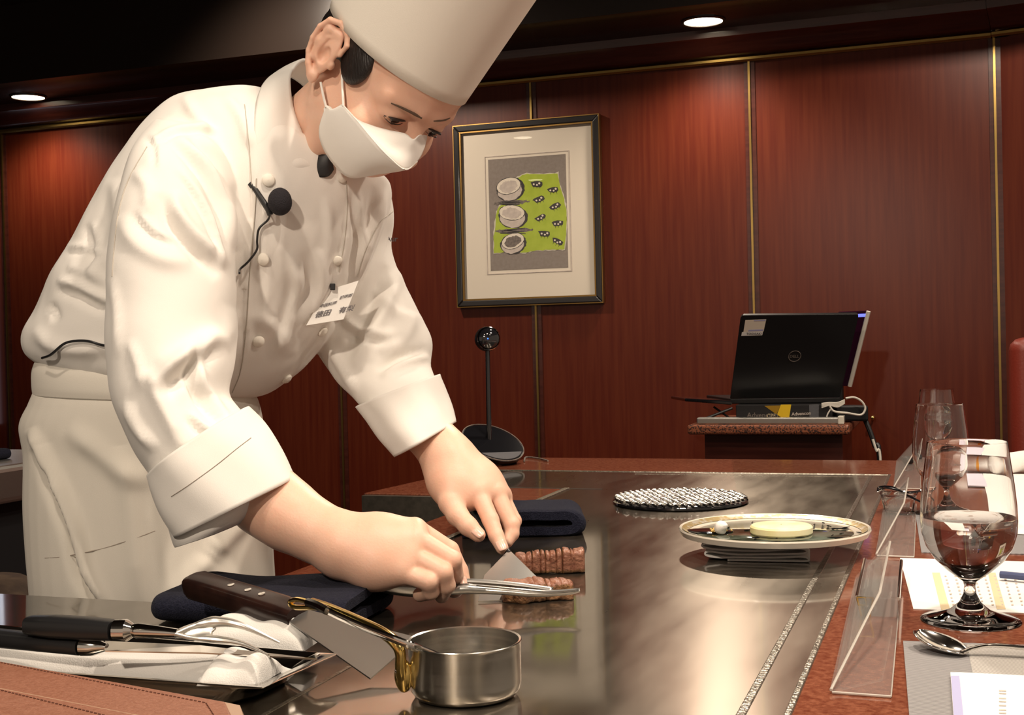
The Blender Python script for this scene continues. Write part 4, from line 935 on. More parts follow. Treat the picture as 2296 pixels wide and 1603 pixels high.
# rolled hand towels with an orange band
def oshibori(c, ax, L_, r, label, seed):
    t = thing('rolled_hand_towel', label, 'towel', V(c[0], c[1], T)); ax = nrm(ax)
    g = np.random.default_rng(seed); rings = []; sd = nrm(np.cross((0, 0, 1), ax))
    for u in np.linspace(-1, 1, 26):
        e = (1 - u ** 6) ** .5 * .98 + .02
        rings.append([c + ax * L_ / 2 * u + sd * r * 1.25 * e * cos(q) * (1 + .05 * sin(5 * u + 3 * q)) + V(0, 0, 1) * (r * e * sin(q) * (1 + .06 * sin(4 * u + 2 * q + seed)) + r) for q in np.linspace(0, 2 * pi, 28, endpoint=False)])
    obj('towel_roll', MB().loft(rings), M['cloth'], t, smooth=80)
    rb_ = []
    for u in (.28, .40):
        rb_.append([c + ax * L_ / 2 * (u + .06 * sin(q)) + sd * r * 1.28 * cos(q) * (1 + .05 * sin(5 * u + 3 * q)) + V(0, 0, 1) * (r * 1.02 * sin(q) * (1 + .06 * sin(4 * u + 2 * q + seed)) + r) for q in np.linspace(0, 2 * pi, 28, endpoint=False)])
    obj('orange_band', MB().loft(rb_, cap=False), M['orange'], t, smooth=80)
M['orange'] = pbr('orange_print', (.90, .42, .03), .6)
c = onz(2192, 1058, T); oshibori(V(c[0], c[1], T), V(.11, -.05, 0), .105, .019, 'white rolled towel with orange stripe, seen through the nearest goblet', 1)
c = onz(2292, 1062, T); oshibori(V(c[0], c[1], T), V(.10, .07, 0), .10, .021, 'white rolled towel with orange stripe, cut by the right edge', 4)
# folds of the cloth: (curve, height mm, width px, kind, depth range)
NR = (0, 1.47); JACKET = [
 # near sleeve
 ([(385, 310), (430, 350), (470, 400), (500, 470), (518, 560)], 7, 14, 'f', NR),
 ([(430, 300), (480, 350), (505, 400), (520, 460)], 5, 12, 'f', (0, 1.6)),
 ([(375, 430), (385, 480), (420, 530), (460, 570), (500, 610)], 8, 20, 'f', NR),
 ([(270, 480), (300, 540), (360, 580), (430, 590)], 5, 22, 'r', NR),
 ([(300, 380), (330, 420), (330, 480)], 4, 16, 'r', NR),
 ([(350, 880), (400, 830), (460, 780), (500, 760)], 9, 22, 'f', NR),
 ([(330, 830), (360, 900), (390, 960), (410, 1010)], 8, 20, 'r', NR),
 ([(460, 760), (440, 800), (440, 860), (470, 910), (510, 950)], 8, 14, 'f', NR),
 ([(520, 690), (500, 760), (430, 800), (350, 820)], 5, 26, 'r', NR),
 ([(280, 900), (310, 960), (350, 1010)], 6, 14, 'r', NR),
 ([(250, 620), (262, 700), (262, 800)], 3, 12, 'r', NR),
 ([(300, 470), (340, 520), (400, 545)], 3, 10, 'f', NR), ([(395, 380), (440, 440), (480, 520), (490, 600)], 4, 9, 'f', NR),
 ([(420, 930), (450, 960), (500, 985)], 5, 9, 'f', NR), ([(290, 760), (310, 820), (320, 880)], 4, 12, 'r', NR),
 ([(340, 330), (380, 300), (430, 290), (490, 300)], 3, 8, 'f', (0, 1.6)), ([(330, 300), (350, 330), (352, 380)], 3, 8, 'f', (0, 1.6)),
 # trunk
 ([(600, 430), (590, 520), (600, 640), (585, 740)], 2.5, 12, 'r', (1.4, 2)), ([(640, 560), (660, 640), (640, 720), (600, 800)], 3, 14, 'f', (1.4, 2)),
 ([(730, 440), (740, 520), (728, 600)], 3, 12, 'r', (1.3, 2)), ([(200, 500), (215, 560), (200, 620)], 4, 12, 'f', (1.4, 2)), ([(150, 560), (190, 560), (240, 580)], 3, 9, 'f', (1.4, 2)),
 ([(820, 450), (812, 520), (800, 600), (780, 660)], 3, 8, 'f', (1.3, 2)), ([(750, 700), (790, 740), (850, 760), (900, 750)], 4, 12, 'f', (1.4, 2)), ([(840, 640), (870, 690), (930, 720)], 3, 12, 'r', (1.4, 2)),
 ([(255, 400), (270, 480), (250, 560), (200, 640)], 6, 20, 'r', (1.45, 2)),
 ([(125, 640), (170, 650), (210, 670), (250, 690)], 8, 14, 'f', (1.4, 2)),
 ([(150, 600), (200, 610), (245, 640)], 5, 16, 'r', (1.4, 2)),
 ([(75, 740), (120, 775), (180, 785), (245, 780)], 7, 18, 'r', (1.4, 2)),
 ([(110, 700), (118, 690), (130, 720)], -6, 9, 'r', (1.4, 2)),
 ([(410, 215), (440, 260), (470, 300)], 4, 14, 'r', (1.3, 2)),
 ([(500, 210), (540, 260), (560, 330)], 4, 14, 'r', (1.3, 2)),
 ([(545, 230), (560, 330), (568, 420), (560, 520), (548, 640), (548, 780), (520, 860)], 3.5, 8, 's', (1.4, 2)),
 ([(775, 400), (778, 470), (770, 540), (757, 600), (740, 680), (716, 770), (650, 850)], 3.5, 8, 's', (1.3, 2)),
 ([(600, 520), (640, 600), (690, 650)], 4, 24, 'r', (1.4, 2)),
 ([(700, 560), (710, 640), (670, 720)], 5, 18, 'f', (1.4, 2)),
 ([(560, 700), (620, 740), (650, 800)], 4, 24, 'r', (1.4, 2)),
 ([(795, 430), (800, 480), (812, 560)], 5, 10, 'f', (1.4, 2)),
 ([(850, 420), (840, 480), (812, 560), (790, 620)], 6, 14, 'f', (1.3, 2)),
 # far sleeve
 ([(880, 600), (850, 680), (810, 760), (780, 820)], 7, 22, 'f', (1.4, 2)),
 ([(930, 700), (900, 760), (850, 790)], 6, 20, 'r', (1.4, 2)),
 ([(735, 770), (770, 830), (800, 880)], 5, 12, 'r', (1.4, 2)),
 ([(960, 790), (900, 810), (850, 840)], 6, 12, 'f', (1.4, 2)),
]
APRON = [
 ([(90, 1000), (120, 1080), (160, 1180), (190, 1290), (240, 1380)], 9, 16, 'f'),
 ([(70, 960), (95, 1010), (110, 1080)], 6, 14, 'r'),
 ([(150, 960), (220, 1010), (280, 1060), (340, 1080)], 5, 28, 'r'),
 ([(270, 1000), (290, 1120), (300, 1240), (310, 1360)], 4, 26, 'r'),
 ([(470, 1250), (510, 1200), (560, 1150)], 6, 26, 'r'),
 ([(380, 1360), (430, 1290), (480, 1240)], 5, 24, 'r'),
 ([(560, 960), (575, 1040), (580, 1150)], 4, 16, 'r'),
]
# ------------------------------------------------------------------ signed-distance modelling
class SDF:
    def __init__(s, lo, hi, h):
        s.lo = np.array(lo, float); s.h = h; s.n = np.ceil((np.array(hi) - s.lo) / h).astype(int) + 1
        s.D = np.full(s.n, 1., np.float32)
    def _win(s, lo, hi):
        a = np.clip(np.floor((lo - s.lo) / s.h).astype(int), 0, s.n); b = np.clip(np.ceil((hi - s.lo) / s.h).astype(int) + 1, 0, s.n)
        if (b <= a).any(): return None
        ax = [(s.lo[i] + np.arange(a[i], b[i]) * s.h).astype(np.float32) for i in range(3)]
        X = np.stack(np.meshgrid(*ax, indexing='ij'), -1); return (slice(a[0], b[0]), slice(a[1], b[1]), slice(a[2], b[2])), X
    def _put(s, w, d, k, op):
        D = s.D[w]
        if op == '+': hh = np.maximum(k - np.abs(D - d), 0) / k; s.D[w] = np.minimum(D, d) - hh * hh * k * .25
        else: d = -d; hh = np.maximum(k - np.abs(D - d), 0) / k; s.D[w] = np.maximum(D, d) + hh * hh * k * .25
    def cone(s, a, b, ra, rb=None, k=.006, op='+'):
        a = np.asarray(a, float); b = np.asarray(b, float); rb = ra if rb is None else rb; m = max(ra, rb) + k * 2 + 2 * s.h
        w = s._win(np.minimum(a, b) - m, np.maximum(a, b) + m)
        if w is None: return s
        sl, X = w; ab = b - a; t = np.clip(((X - a) @ ab) / max(ab @ ab, 1e-9), 0, 1)
        d = np.linalg.norm(X - a - t[..., None] * ab, axis=-1) - (ra + (rb - ra) * t); s._put(sl, d.astype(np.float32), k, op); return s
    def chain(s, pts, rs, k=.006, op='+'):
        for i in range(len(pts) - 1): s.cone(pts[i], pts[i + 1], rs[i], rs[i + 1], k, op)
        return s
    def ell(s, c, r, k=.008, op='+', ax=None):
        c = np.asarray(c, float); r = np.asarray(r, float); A = np.eye(3) if ax is None else np.asarray(ax)   # rows = axes
        m = r.max() + k * 2 + 2 * s.h; w = s._win(c - m, c + m)
        if w is None: return s
        sl, X = w; q = (X - c) @ A.T; k0 = np.linalg.norm(q / r, axis=-1); k1 = np.linalg.norm(q / r ** 2, axis=-1) + 1e-9
        s._put(sl, (k0 * (k0 - 1) / k1).astype(np.float32), k, op); return s
    def plane(s, n, off, k=.004):      # keep the side n.x < off
        n = np.asarray(n, float); ax = [(s.lo[i] + np.arange(s.n[i]) * s.h) for i in range(3)]
        d = (ax[0][:, None, None] * n[0] + ax[1][None, :, None] * n[1] + ax[2][None, None, :] * n[2] - off) / np.linalg.norm(n)
        hh = np.maximum(k - np.abs(s.D - d), 0) / k; s.D = (np.maximum(s.D, d) + hh * hh * k * .25).astype(np.float32); return s
    def mesh(s, smooth=1):
        D = s.D; S = D < 0; nx, ny, nz = D.shape
        c = np.zeros((nx - 1, ny - 1, nz - 1), np.int8)
        for i in (0, 1):
            for j in (0, 1):
                for k in (0, 1): c += S[i:nx - 1 + i, j:ny - 1 + j, k:nz - 1 + k]
        act = (c > 0) & (c < 8); I = np.argwhere(act); idx = np.full(act.shape, -1, np.int64); idx[act] = np.arange(len(I))
        P_ = np.zeros((len(I), 3)); W = np.zeros(len(I))
        for a in range(3):
            o1, o2 = [q for q in range(3) if q != a]
            for i in (0, 1):
                for j in (0, 1):
                    q0 = I.copy(); q0[:, o1] += i; q0[:, o2] += j; q1 = q0.copy(); q1[:, a] += 1
                    d0 = D[tuple(q0.T)].astype(float); d1 = D[tuple(q1.T)].astype(float); m = (d0 < 0) != (d1 < 0)
                    t = np.where(m, d0 / np.where(m, d0 - d1, 1), 0); p = q0.astype(float); p[:, a] += t; P_[m] += p[m]; W[m] += 1
        v = s.lo + P_ / W[:, None] * s.h; Q = []
        for a in range(3):
            o1, o2 = (a + 1) % 3, (a + 2) % 3; sl0 = [slice(None)] * 3; sl1 = [slice(None)] * 3; sl0[a] = slice(0, -1); sl1[a] = slice(1, None)
            A_, B_ = S[tuple(sl0)], S[tuple(sl1)]; E_ = np.argwhere(A_ != B_)
            E_ = E_[(E_[:, o1] > 0) & (E_[:, o2] > 0) & (E_[:, o1] < D.shape[o1] - 1) & (E_[:, o2] < D.shape[o2] - 1)]
            sg = A_[tuple(E_.T)]; cs = []
            for d1_, d2_ in ((1, 1), (0, 1), (0, 0), (1, 0)):
                q = E_.copy(); q[:, o1] -= d1_; q[:, o2] -= d2_; cs.append(idx[tuple(q.T)])
            cs = np.stack(cs, 1); cs[~sg] = cs[~sg][:, ::-1]; Q.append(cs)
        f = np.vstack(Q); f = f[(f >= 0).all(1)]
        v = relax(v, f, smooth, .5); return v, f
def neigh(nv, f):
    f = np.asarray(f); e = np.vstack([f[:, [i, (i + 1) % f.shape[1]]] for i in range(f.shape[1])]); return np.vstack([e, e[:, ::-1]])
def relax(v, f, it, lam=.5, w=None):
    if it <= 0: return v
    e = neigh(len(v), f); cnt = np.bincount(e[:, 0], minlength=len(v))[:, None] + 1e-9
    for _ in range(it):
        a = np.stack([np.bincount(e[:, 0], v[e[:, 1], q], minlength=len(v)) for q in range(3)], 1) / cnt
        v = v + (a - v) * (lam if w is None else lam * w[:, None])
    return v
def vnorm(v, f):
    f = np.asarray(f); n = np.cross(v[f[:, 2]] - v[f[:, 0]], v[f[:, 3]] - v[f[:, 1]]); o = np.zeros_like(v)
    for k in range(4):
        for q in range(3): o[:, q] += np.bincount(f[:, k], n[:, q], minlength=len(v))
    return o / (np.linalg.norm(o, axis=1)[:, None] + 1e-12)
def project(v):
    q = v - CAM; d = q @ F; return CX + FPX * (q @ R) / d, CY - FPX * (q @ U) / d, d
def seg_dist(x, y, pts):           # distance, side and parameter along a pixel polyline
    best = np.full(x.shape, 1e9); side = np.zeros_like(x); par = np.zeros_like(x); L = np.r_[0, np.cumsum(np.linalg.norm(np.diff(pts, axis=0), axis=1))]; tot = L[-1]
    for i in range(len(pts) - 1):
        a, b = pts[i], pts[i + 1]; ab = b - a; l2 = ab @ ab; t = np.clip(((x - a[0]) * ab[0] + (y - a[1]) * ab[1]) / l2, 0, 1)
        dx = x - a[0] - t * ab[0]; dy = y - a[1] - t * ab[1]; d = np.hypot(dx, dy); m = d < best
        best[m] = d[m]; side[m] = np.sign(ab[0] * dy - ab[1] * dx)[m]; par[m] = ((L[i] + t * sqrt(l2)) / tot)[m]
    return best * side, par
def sculpt(v, f, strokes):
    """pull folds out of a cloth surface: each stroke is (curve points, height in mm, width in px, kind, depth range)"""
    n = vnorm(v, f); x, y, d = project(v); view = (v - CAM); facing = (n * view).sum(1) < .02; off = np.zeros(len(v))
    for st in strokes:
        pts, h, wd = st[0], st[1], st[2]; kind = st[3] if len(st) > 3 else 'r'; dr = st[4] if len(st) > 4 else (0, 9)
        p = spl([(a, b, 0) for a, b in pts], max(6, 4 * len(pts)))[:, :2]
        bb = (x > p[:, 0].min() - 4 * wd) & (x < p[:, 0].max() + 4 * wd) & (y > p[:, 1].min() - 4 * wd) & (y < p[:, 1].max() + 4 * wd) & facing & (d > dr[0]) & (d < dr[1])
        ii = np.nonzero(bb)[0]
        if not len(ii): continue
        s_, t = seg_dist(x[ii], y[ii], p); env = np.clip(np.minimum(t, 1 - t) * 4, 0, 1) ** .7 if kind[-1] != 'o' else np.clip((1 - t) * 4, 0, 1)
        env = np.maximum(env, .0); q = s_ / wd
        if kind[0] == 'r': a = np.exp(-q * q)
        elif kind[0] == 'f': a = np.exp(-(q + .8) ** 2 * 1.2) - np.exp(-(q - .8) ** 2 * 1.2)     # raised on one side, sunk on the other
        elif kind[0] == 's': a = np.where(q < 0, np.exp(q * .45), -.15 * np.exp(-q * 1.2)) * (1 / (1 + np.exp(q * 6)))       # step
        off[ii] += a * env * h * .001
    return v + n * off[:, None]

# ------------------------------------------------------------------ the chef
foot = V(*P(330, 1345, 1.60)[:2], 0)
chef = thing('person', 'person in white jacket, tall white hat and face mask, leaning over the griddle with tongs', 'person', foot)
e2 = nrm(V(.652, -.758, 0)); tl = .42
def imgvec(v): return v[0] * R - v[1] * U + v[2] * F
hu_ = V(*(e2[:2] * sqrt(1 - tl * tl)), -tl); he_ = V(.57, .155, .80); he_ = nrm(he_ - hu_ * (he_ @ hu_)); hf_ = np.cross(hu_, he_); hf_ = hf_ if hf_[2] < 0 else -hf_
HE, HF, HU = imgvec(he_), imgvec(hf_), imgvec(hu_); HS = .97
HO = P(928, 278, 1.40) - HF * .085 * HS
HA = np.stack([HE, HF, HU])
def h2w(q): return HO + HS * (np.asarray(q, float) @ HA)
def w2h(p): return ((np.asarray(p) - HO) @ HA.T) / HS

# head and neck
S = SDF((-.112, -.20, -.215), (.105, .130, .140), .0016)
S.ell((0, -.012, .045), (.0735, .094, .080), .02).ell((0, .028, -.028), (.0610, .064, .080), .03).ell((0, .050, .050), (.060, .052, .048), .03)
S.ell((0, .052, -.070), (.022, .020, .016), .03)
for sx in (-1, 1):
    S.cone((sx * .046, -.002, -.044), (sx * .018, .048, -.068), .018, .014, .025)
    S.ell((sx * .037, .057, -.034), (.026, .026, .026), .022)
    S.cone((sx * .012, .092, .018), (sx * .044, .074, .017), .0085, .0095, .018)
    S.ell((sx * .031, .100, .001), (.0185, .014, .0125), .012, '-')
    S.ell((sx * .031, .0770, .003), (.0175, .0150, .0135), .005)
    S.ell((sx * .0312, .0920, -.0012), (.0140, .0065, .0038), .0015, '-', ax=((cos(.10 * sx), 0, -sin(.10 * sx)), (0, 1, 0), (sin(.10 * sx), 0, cos(.10 * sx))))
    S.ell((sx * .011, .101, -.036), (.0075, .010, .0075), .006)
S.cone((0, .088, .006), (0, .108, -.034), .0075, .0115, .012)
na, nb = w2h(P(795, 222, 1.462)), w2h(P(690, 318, 1.550)); S.cone(na, nb, .051, .054, .03)
S.cone(w2h(P(748, 190, 1.425)), w2h(P(708, 330, 1.465)), .011, .010, .02)        # neck tendon
hv, hfc = S.mesh(1); hv = h2w(hv); hfc = np.asarray(hfc)
# ears
for sx in (-1, 1):
    Q_ = SDF((min(sx * .060, sx * .104), -.062, -.052), (max(sx * .060, sx * .104), .026, .058), .0009)
    def E3(y, z, o=0): return (sx * (.0745 + o + max(0, .004 - y) * .42), y, z)
    Q_.ell(E3(-.013, .004, -.0015), (.0058, .0165, .0300), .003)
    Q_.chain([E3(-.010, .028, -.001), E3(-.024, .026, -.001), E3(-.026, .008, -.001), E3(-.021, -.010, -.001)], [.0050, .0060, .0060, .0060], .004)
    Q_.chain([E3(-.004, .004, .002), E3(.004, .013, .003), E3(.005, .026, .003), E3(-.002, .0365, .003), E3(-.015, .0405, .003), E3(-.027, .035, .003), E3(-.0325, .021, .003), E3(-.0325, .005, .003), E3(-.0285, -.010, .003), E3(-.021, -.021, .003), E3(-.013, -.029, .001)],
             [.0020, .0026, .0031, .0034, .0036, .0036, .0035, .0034, .0034, .0040, .0058], .0015)
    Q_.chain([E3(-.009, .027, .001), E3(-.019, .018, .002), E3(-.0215, .004, .002), E3(-.018, -.008, .002), E3(-.009, -.015, .002)], [.0020, .0026, .0030, .0028, .0028], .002)
    Q_.ell(E3(-.009, .000, .0075), (.0080, .0080, .0115), .002, '-')
    Q_.ell(E3(-.010, -.029, .001), (.0044, .0078, .0092), .004); Q_.ell(E3(.003, -.004, .0035), (.0040, .0036, .0058), .002)
    ev_, ef_ = Q_.mesh(3); hfc = np.vstack([hfc, np.asarray(ef_) + len(hv)]); hv = np.vstack([hv, h2w(ev_)])

def hand(chains, palm, lo_pad=.03, h=.0014, nails=()):
    allp = np.vstack([np.asarray(c[0]) for c in chains + palm]); S = SDF(allp.min(0) - .035, allp.max(0) + .035, h)
    for pts, rs, k in palm: S.chain(pts, rs, k)
    for pts, rs, k in chains:
        T_ = SDF(S.lo, S.lo + (S.n - 1) * S.h, h) if False else None
        S.chain(pts, rs, k)
    return S.mesh(1)
# near hand: gripping the tongs
a_ = lambda L_: [P(*q) for q in L_]
palm = [(a_([(560, 1092, 1.315), (600, 1122, 1.305), (655, 1162, 1.292), (722, 1199, 1.278), (775, 1222, 1.270)]), [.0360, .0345, .0312, .0268, .0245], .02),
        (a_([(775, 1215, 1.272), (850, 1200, 1.272), (930, 1184, 1.272)]), [.0235, .0185, .0105], .02),
        (a_([(775, 1222, 1.268), (850, 1222, 1.262), (932, 1208, 1.258)]), [.0235, .0195, .0115], .02),
        (a_([(775, 1228, 1.264), (850, 1248, 1.254), (922, 1248, 1.248)]), [.0225, .0190, .0115], .02),
        (a_([(775, 1238, 1.262), (840, 1272, 1.252), (902, 1284, 1.240)]), [.0215, .0180, .0112], .02),
        (a_([(790, 1235, 1.285), (860, 1262, 1.290), (930, 1270, 1.282)]), [.020, .018, .014], .02)]
fing = [(a_([(902, 1284, 1.240), (962, 1304, 1.232), (966, 1326, 1.240), (942, 1333, 1.255)]), [.0102, .0092, .0082, .0075], .0022),
        (a_([(924, 1246, 1.248), (994, 1284, 1.238), (1002, 1312, 1.244), (990, 1336, 1.256)]), [.0106, .0096, .0085, .0074], .0022),
        (a_([(932, 1206, 1.258), (1014, 1256, 1.250), (1020, 1290, 1.262), (1004, 1318, 1.272)]), [.0106, .0098, .0086, .0075], .0022),
        (a_([(930, 1184, 1.272), (1008, 1234, 1.282), (1030, 1280, 1.278), (1041, 1316, 1.270)]), [.0104, .0098, .0090, .0078], .0022),
        (a_([(850, 1258, 1.295), (930, 1290, 1.302), (985, 1310, 1.298), (1020, 1322, 1.288)]), [.0150, .0125, .0105, .0088], .006)]
rhv, rhf = hand(fing, palm)
# far hand: holding the spatula handle
palm2 = [(a_([(925, 925, 1.552), (955, 966, 1.532), (995, 1013, 1.508), (1013, 1048, 1.500)]), [.0255, .0258, .0262, .0250], .02),
         (a_([(1012, 1048, 1.500), (1035, 1080, 1.485), (1072, 1104, 1.466)]), [.0240, .0205, .0115], .02),
         (a_([(1018, 1045, 1.503), (1065, 1078, 1.492), (1112, 1106, 1.478)]), [.0235, .0190, .0118], .02),
         (a_([(1024, 1045, 1.508), (1080, 1082, 1.502), (1124, 1114, 1.494)]), [.0225, .0185, .0112], .02),
         (a_([(1020, 1050, 1.512), (1078, 1092, 1.512), (1118, 1122, 1.508)]), [.0215, .0175, .0105], .02),
         (a_([(1012, 1052, 1.498), (1012, 1090, 1.480), (1012, 1128, 1.458)]), [.0225, .0180, .0130], .02),
         (a_([(1000, 1080, 1.488), (1055, 1110, 1.476)]), [.016, .015], .02)]
fing2 = [(a_([(1072, 1104, 1.466), (1100, 1166, 1.446), (1113, 1202, 1.434), (1126, 1229, 1.424)]), [.0112, .0098, .0088, .0074], .0022),
         (a_([(1112, 1106, 1.478), (1147, 1176, 1.462), (1148, 1196, 1.458), (1137, 1214, 1.452)]), [.0112, .0098, .0084, .0074], .0022),
         (a_([(1124, 1114, 1.494), (1152, 1168, 1.482), (1146, 1190, 1.476), (1128, 1206, 1.470)]), [.0104, .0092, .0080, .0070], .0022),
         (a_([(1118, 1122, 1.508), (1140, 1160, 1.500), (1132, 1180, 1.492), (1118, 1192, 1.486)]), [.0096, .0084, .0074, .0065], .0022),
         (a_([(1010, 1128, 1.458), (1026, 1155, 1.446), (1050, 1180, 1.436), (1072, 1199, 1.430)]), [.0140, .0122, .0108, .0086], .004)]
lhv, lhf = hand(fing2, palm2)
# trunk, arms and legs under the clothes
SH_R, SH_L = P(455, 385, 1.49), P(790, 470, 1.64); EL_R, EL_L = P(392, 985, 1.340), P(850, 850, 1.62)
pel = P(325, 930, 1.61)
B_ = SDF(np.minimum(foot, pel) - V(.45, .45, .02), np.maximum(P(800, 200, 1.4), pel) + V(.50, .50, .25), .009)
B_.cone(pel, P(420, 640, 1.58), .085, .085, .05).cone(P(420, 640, 1.58), P(600, 400, 1.55), .085, .07, .05).cone(P(600, 400, 1.55), P(700, 300, 1.53), .065, .045, .03)
B_.cone(SH_R, SH_L, .035, .035, .03).cone(SH_R, P(392, 700, 1.385), .036, .036, .02).cone(P(392, 700, 1.385), EL_R, .036, .034, .02).cone(SH_L, P(820, 600, 1.665), .034, .034, .02).cone(P(820, 600, 1.665), EL_L, .034, .034, .02).cone(EL_R, P(600, 1122, 1.305), .036, .031, .02).cone(EL_L, P(955, 960, 1.534), .034, .0255, .02)
sidev = nrm(V(F[0], F[1], 0))
for q in (-1, 1):
    hip = pel + sidev * .055 * q - V(0, 0, .05); kn = V(hip[0] - .01, hip[1], .48); an = V(hip[0] - .04, hip[1], .09)
    B_.chain([hip, kn, an], [.060, .048, .036], .02).cone(an - V(0, 0, .04), an + V(.13, 0, -.055), .034, .03, .03)
bv, bf = B_.mesh(1)
vs = [hv, rhv, lhv, bv]; fs = [hfc, rhf, lhf, bf]; n = 0; FF = []
for v_, f_ in zip(vs, fs): FF.append(np.asarray(f_) + n); n += len(v_)
body = obj('body', (np.vstack(vs), [tuple(map(int, q)) for q in np.vstack(FF)]), M['skin'], chef, smooth=180)

# fingernails
def nail(c, ax, nn, w_, l_):
    ax = nrm(ax); nn = nrm(nn - ax * (nn @ ax)); s_ = np.cross(ax, nn); A = np.zeros((9, 9, 3))
    for i, u in enumerate(np.linspace(-1, 1, 9)):
        for j, v in enumerate(np.linspace(-1, 1, 9)):
            rr_ = 1 - .12 * max(0, u) * v * v; A[i, j] = c + ax * u * l_ * rr_ + s_ * w_ * v * (1 - .25 * u * u * (u > 0)) - nn * (.35 * w_ * v * v + .0003 * u * u)
    return obj('fingernail', MB().grid(A), M['nail'], body, smooth=80, solid=.0005)
vw = -F
nail(P(1041, 1305, 1.2615), P(1044, 1318, 1.27) - P(1034, 1282, 1.278), vw * .8 + R * .5 + U * .2, .0050, .0060)
nail(P(1124, 1222, 1.4165), P(1126, 1229, 1.424) - P(1113, 1202, 1.434), vw * .9 + U * .25 + R * .1, .0055, .0068)
nail(P(1073, 1193, 1.4215), P(1072, 1199, 1.430) - P(1050, 1180, 1.436), vw * .8 + U * .45 + R * .1, .0056, .0066)

# hair, brows, eyes, lashes
S = SDF((-.10, -.135, -.10), (.10, .12, .15), .0026)
S.ell((0, -.015, .047), (.0775, .0965, .0835), .01).ell((0, -.060, -.012), (.055, .045, .045), .03).ell((0, -.1, .0), (.03, .026, .028), .02)
S.plane((0, 1, -.95), .006).plane((0, -.55, -1), .072)
for sx in (-1, 1): S.ell((sx * .088, -.018, .004), (.017, .020, .037), .004, '-')
for sx in (-1, 1): S.ell((sx * .0665, .022, .022), (.0085, .026, .030), .008)
v_, f_ = S.mesh(2); obj('hair', (h2w(v_), [tuple(map(int, q)) for q in f_]), M['hair'], chef, smooth=180)
from mathutils.bvhtree import BVHTree
hb_ = BVHTree.FromPolygons([Vector(q) for q in hv], [tuple(map(int, q)) for q in hfc])
def hit(bvh, x, y, lift=0):
    r = ray(x, y); r = r / np.linalg.norm(r); p, nn, i, d = bvh.ray_cast(Vector(CAM), Vector(r))
    if p is None: return None
    return np.array(p) + (np.array(nn) if np.array(nn) @ r < 0 else -np.array(nn)) * lift
def face_strip(name, pts, rs, mat, lift=.0003, flat=.4, parent=None, seg=8):
    q = [hit(hb_, x, y, lift) for x, y in pts]; rs = [r for r, p in zip(rs, q) if p is not None]; q = [p for p in q if p is not None]
    if len(q) < 2: return
    k = 24; p = spl(q, k); obj(name, MB().tube(p, np.interp(np.linspace(0, 1, k), np.linspace(0, 1, len(rs)), rs), seg, flat=flat, up=-F), mat, parent or chef)
M['brow'] = pbr('brow_hair', (.09, .055, .035), .7)
M['lash'] = pbr('lashes', (.015, .008, .006), .6)
M['eye'] = pbr('eyeball', (.55, .48, .44), .12); M['iris'] = pbr('dark_iris', (.03, .014, .01), .1)
face_strip('eyebrow', [(877, 231), (895, 238), (915, 247), (932, 256), (946, 265)], [.0007, .0014, .0019, .0020, .0010], M['brow'])
face_strip('eyebrow', [(972, 271), (985, 270), (998, 268), (1009, 264)], [.0008, .0014, .0014, .0005], M['brow'])
for sx in (-1, 1):
    ec_w = h2w((sx * .031, .0777, .0005)); ey = obj('eye', MB().sph(ec_w, .0118 * HS, 28, 18), M['eye'], chef)
    gz = nrm(HF * .93 - HU * .36 + HE * .10); obj('iris', MB().lathe([(.0056, .0102), (.0054, .0110), (.003, .0117), (.0003, .0119)], ec_w, gz, 28), M['iris'], ey)
def lash(sx, z0, lift, rs, nm):
    pts = [h2w((sx * (.031 + a), .0905 + lift - .0035 * abs(a / .0135) ** 2 - (.004 if a > .008 else 0), z0 + .0034 * sqrt(max(0, 1 - (a / .0145) ** 2)) * (1 if nm[0] == 'u' else -1) - .1 * a)) for a in np.linspace(-.0125, .0145, 9)]
    obj(nm, MB().tube(spl(pts, 24), np.interp(np.linspace(0, 1, 24), [0, .3, .7, 1], rs), 8, flat=1.6, up=HF), M['lash'], chef)
for sx in (-1, 1):
    lash(sx, -.0008, .0014, [.0006, .0013, .0015, .0007], 'upper_lashes'); lash(sx, -.0016, .0002, [.0002, .0004, .0005, .0002], 'lower_lashes')

# face mask
sm = lambda L_, n: spl([P(*q) for q in L_], n)
seam = [(768, 236, 1.372), (800, 270, 1.362), (835, 312, 1.354), (870, 350, 1.352), (908, 380, 1.366), (935, 362, 1.392), (950, 334, 1.412), (957, 308, 1.424)]
topE = [(770, 236, 1.374), (800, 267, 1.372), (835, 282, 1.368), (870, 292, 1.368), (908, 300, 1.372), (926, 312, 1.374), (941, 302, 1.390), (957, 304, 1.418)]
def patch(a, b, n, bulge, dirv, m=14, pleat=0):
    A_, B__ = sm(a, n), sm(b, n); G_ = np.zeros((n, m, 3))
    for j, v in enumerate(np.linspace(0, 1, m)): G_[:, j] = A_ * (1 - v) + B__ * v + dirv * (bulge * sin(pi * v)) + dirv * (pleat * sin(v * 3 * pi) * np.sin(np.linspace(0, pi, n)) ** 2)[:, None]
    return G_
mk = thing  # (keeps the name short below)
up_p = patch(seam, topE, 48, .003, -F, 14, .0012)
m1 = obj('face_mask', MB().grid(up_p), M['mask'], chef, smooth=80, solid=.0012)
backE = [(731, 238, 1.400), (716, 290, 1.412), (724, 330, 1.418), (750, 370, 1.418), (786, 398, 1.414), (850, 390, 1.395), (880, 386, 1.38), (908, 381, 1.367)]
seam2 = [(745, 250, 1.386), (769, 238, 1.371), (800, 271, 1.361), (835, 313, 1.353), (858, 338, 1.3515), (880, 360, 1.353), (897, 373, 1.359), (908, 380, 1.366)]
lo_p = patch(backE, seam2, 48, .006, -F, 16)
obj('lower_panel', MB().grid(lo_p), M['mask'], m1, smooth=80, solid=.0012)
tab = MB()
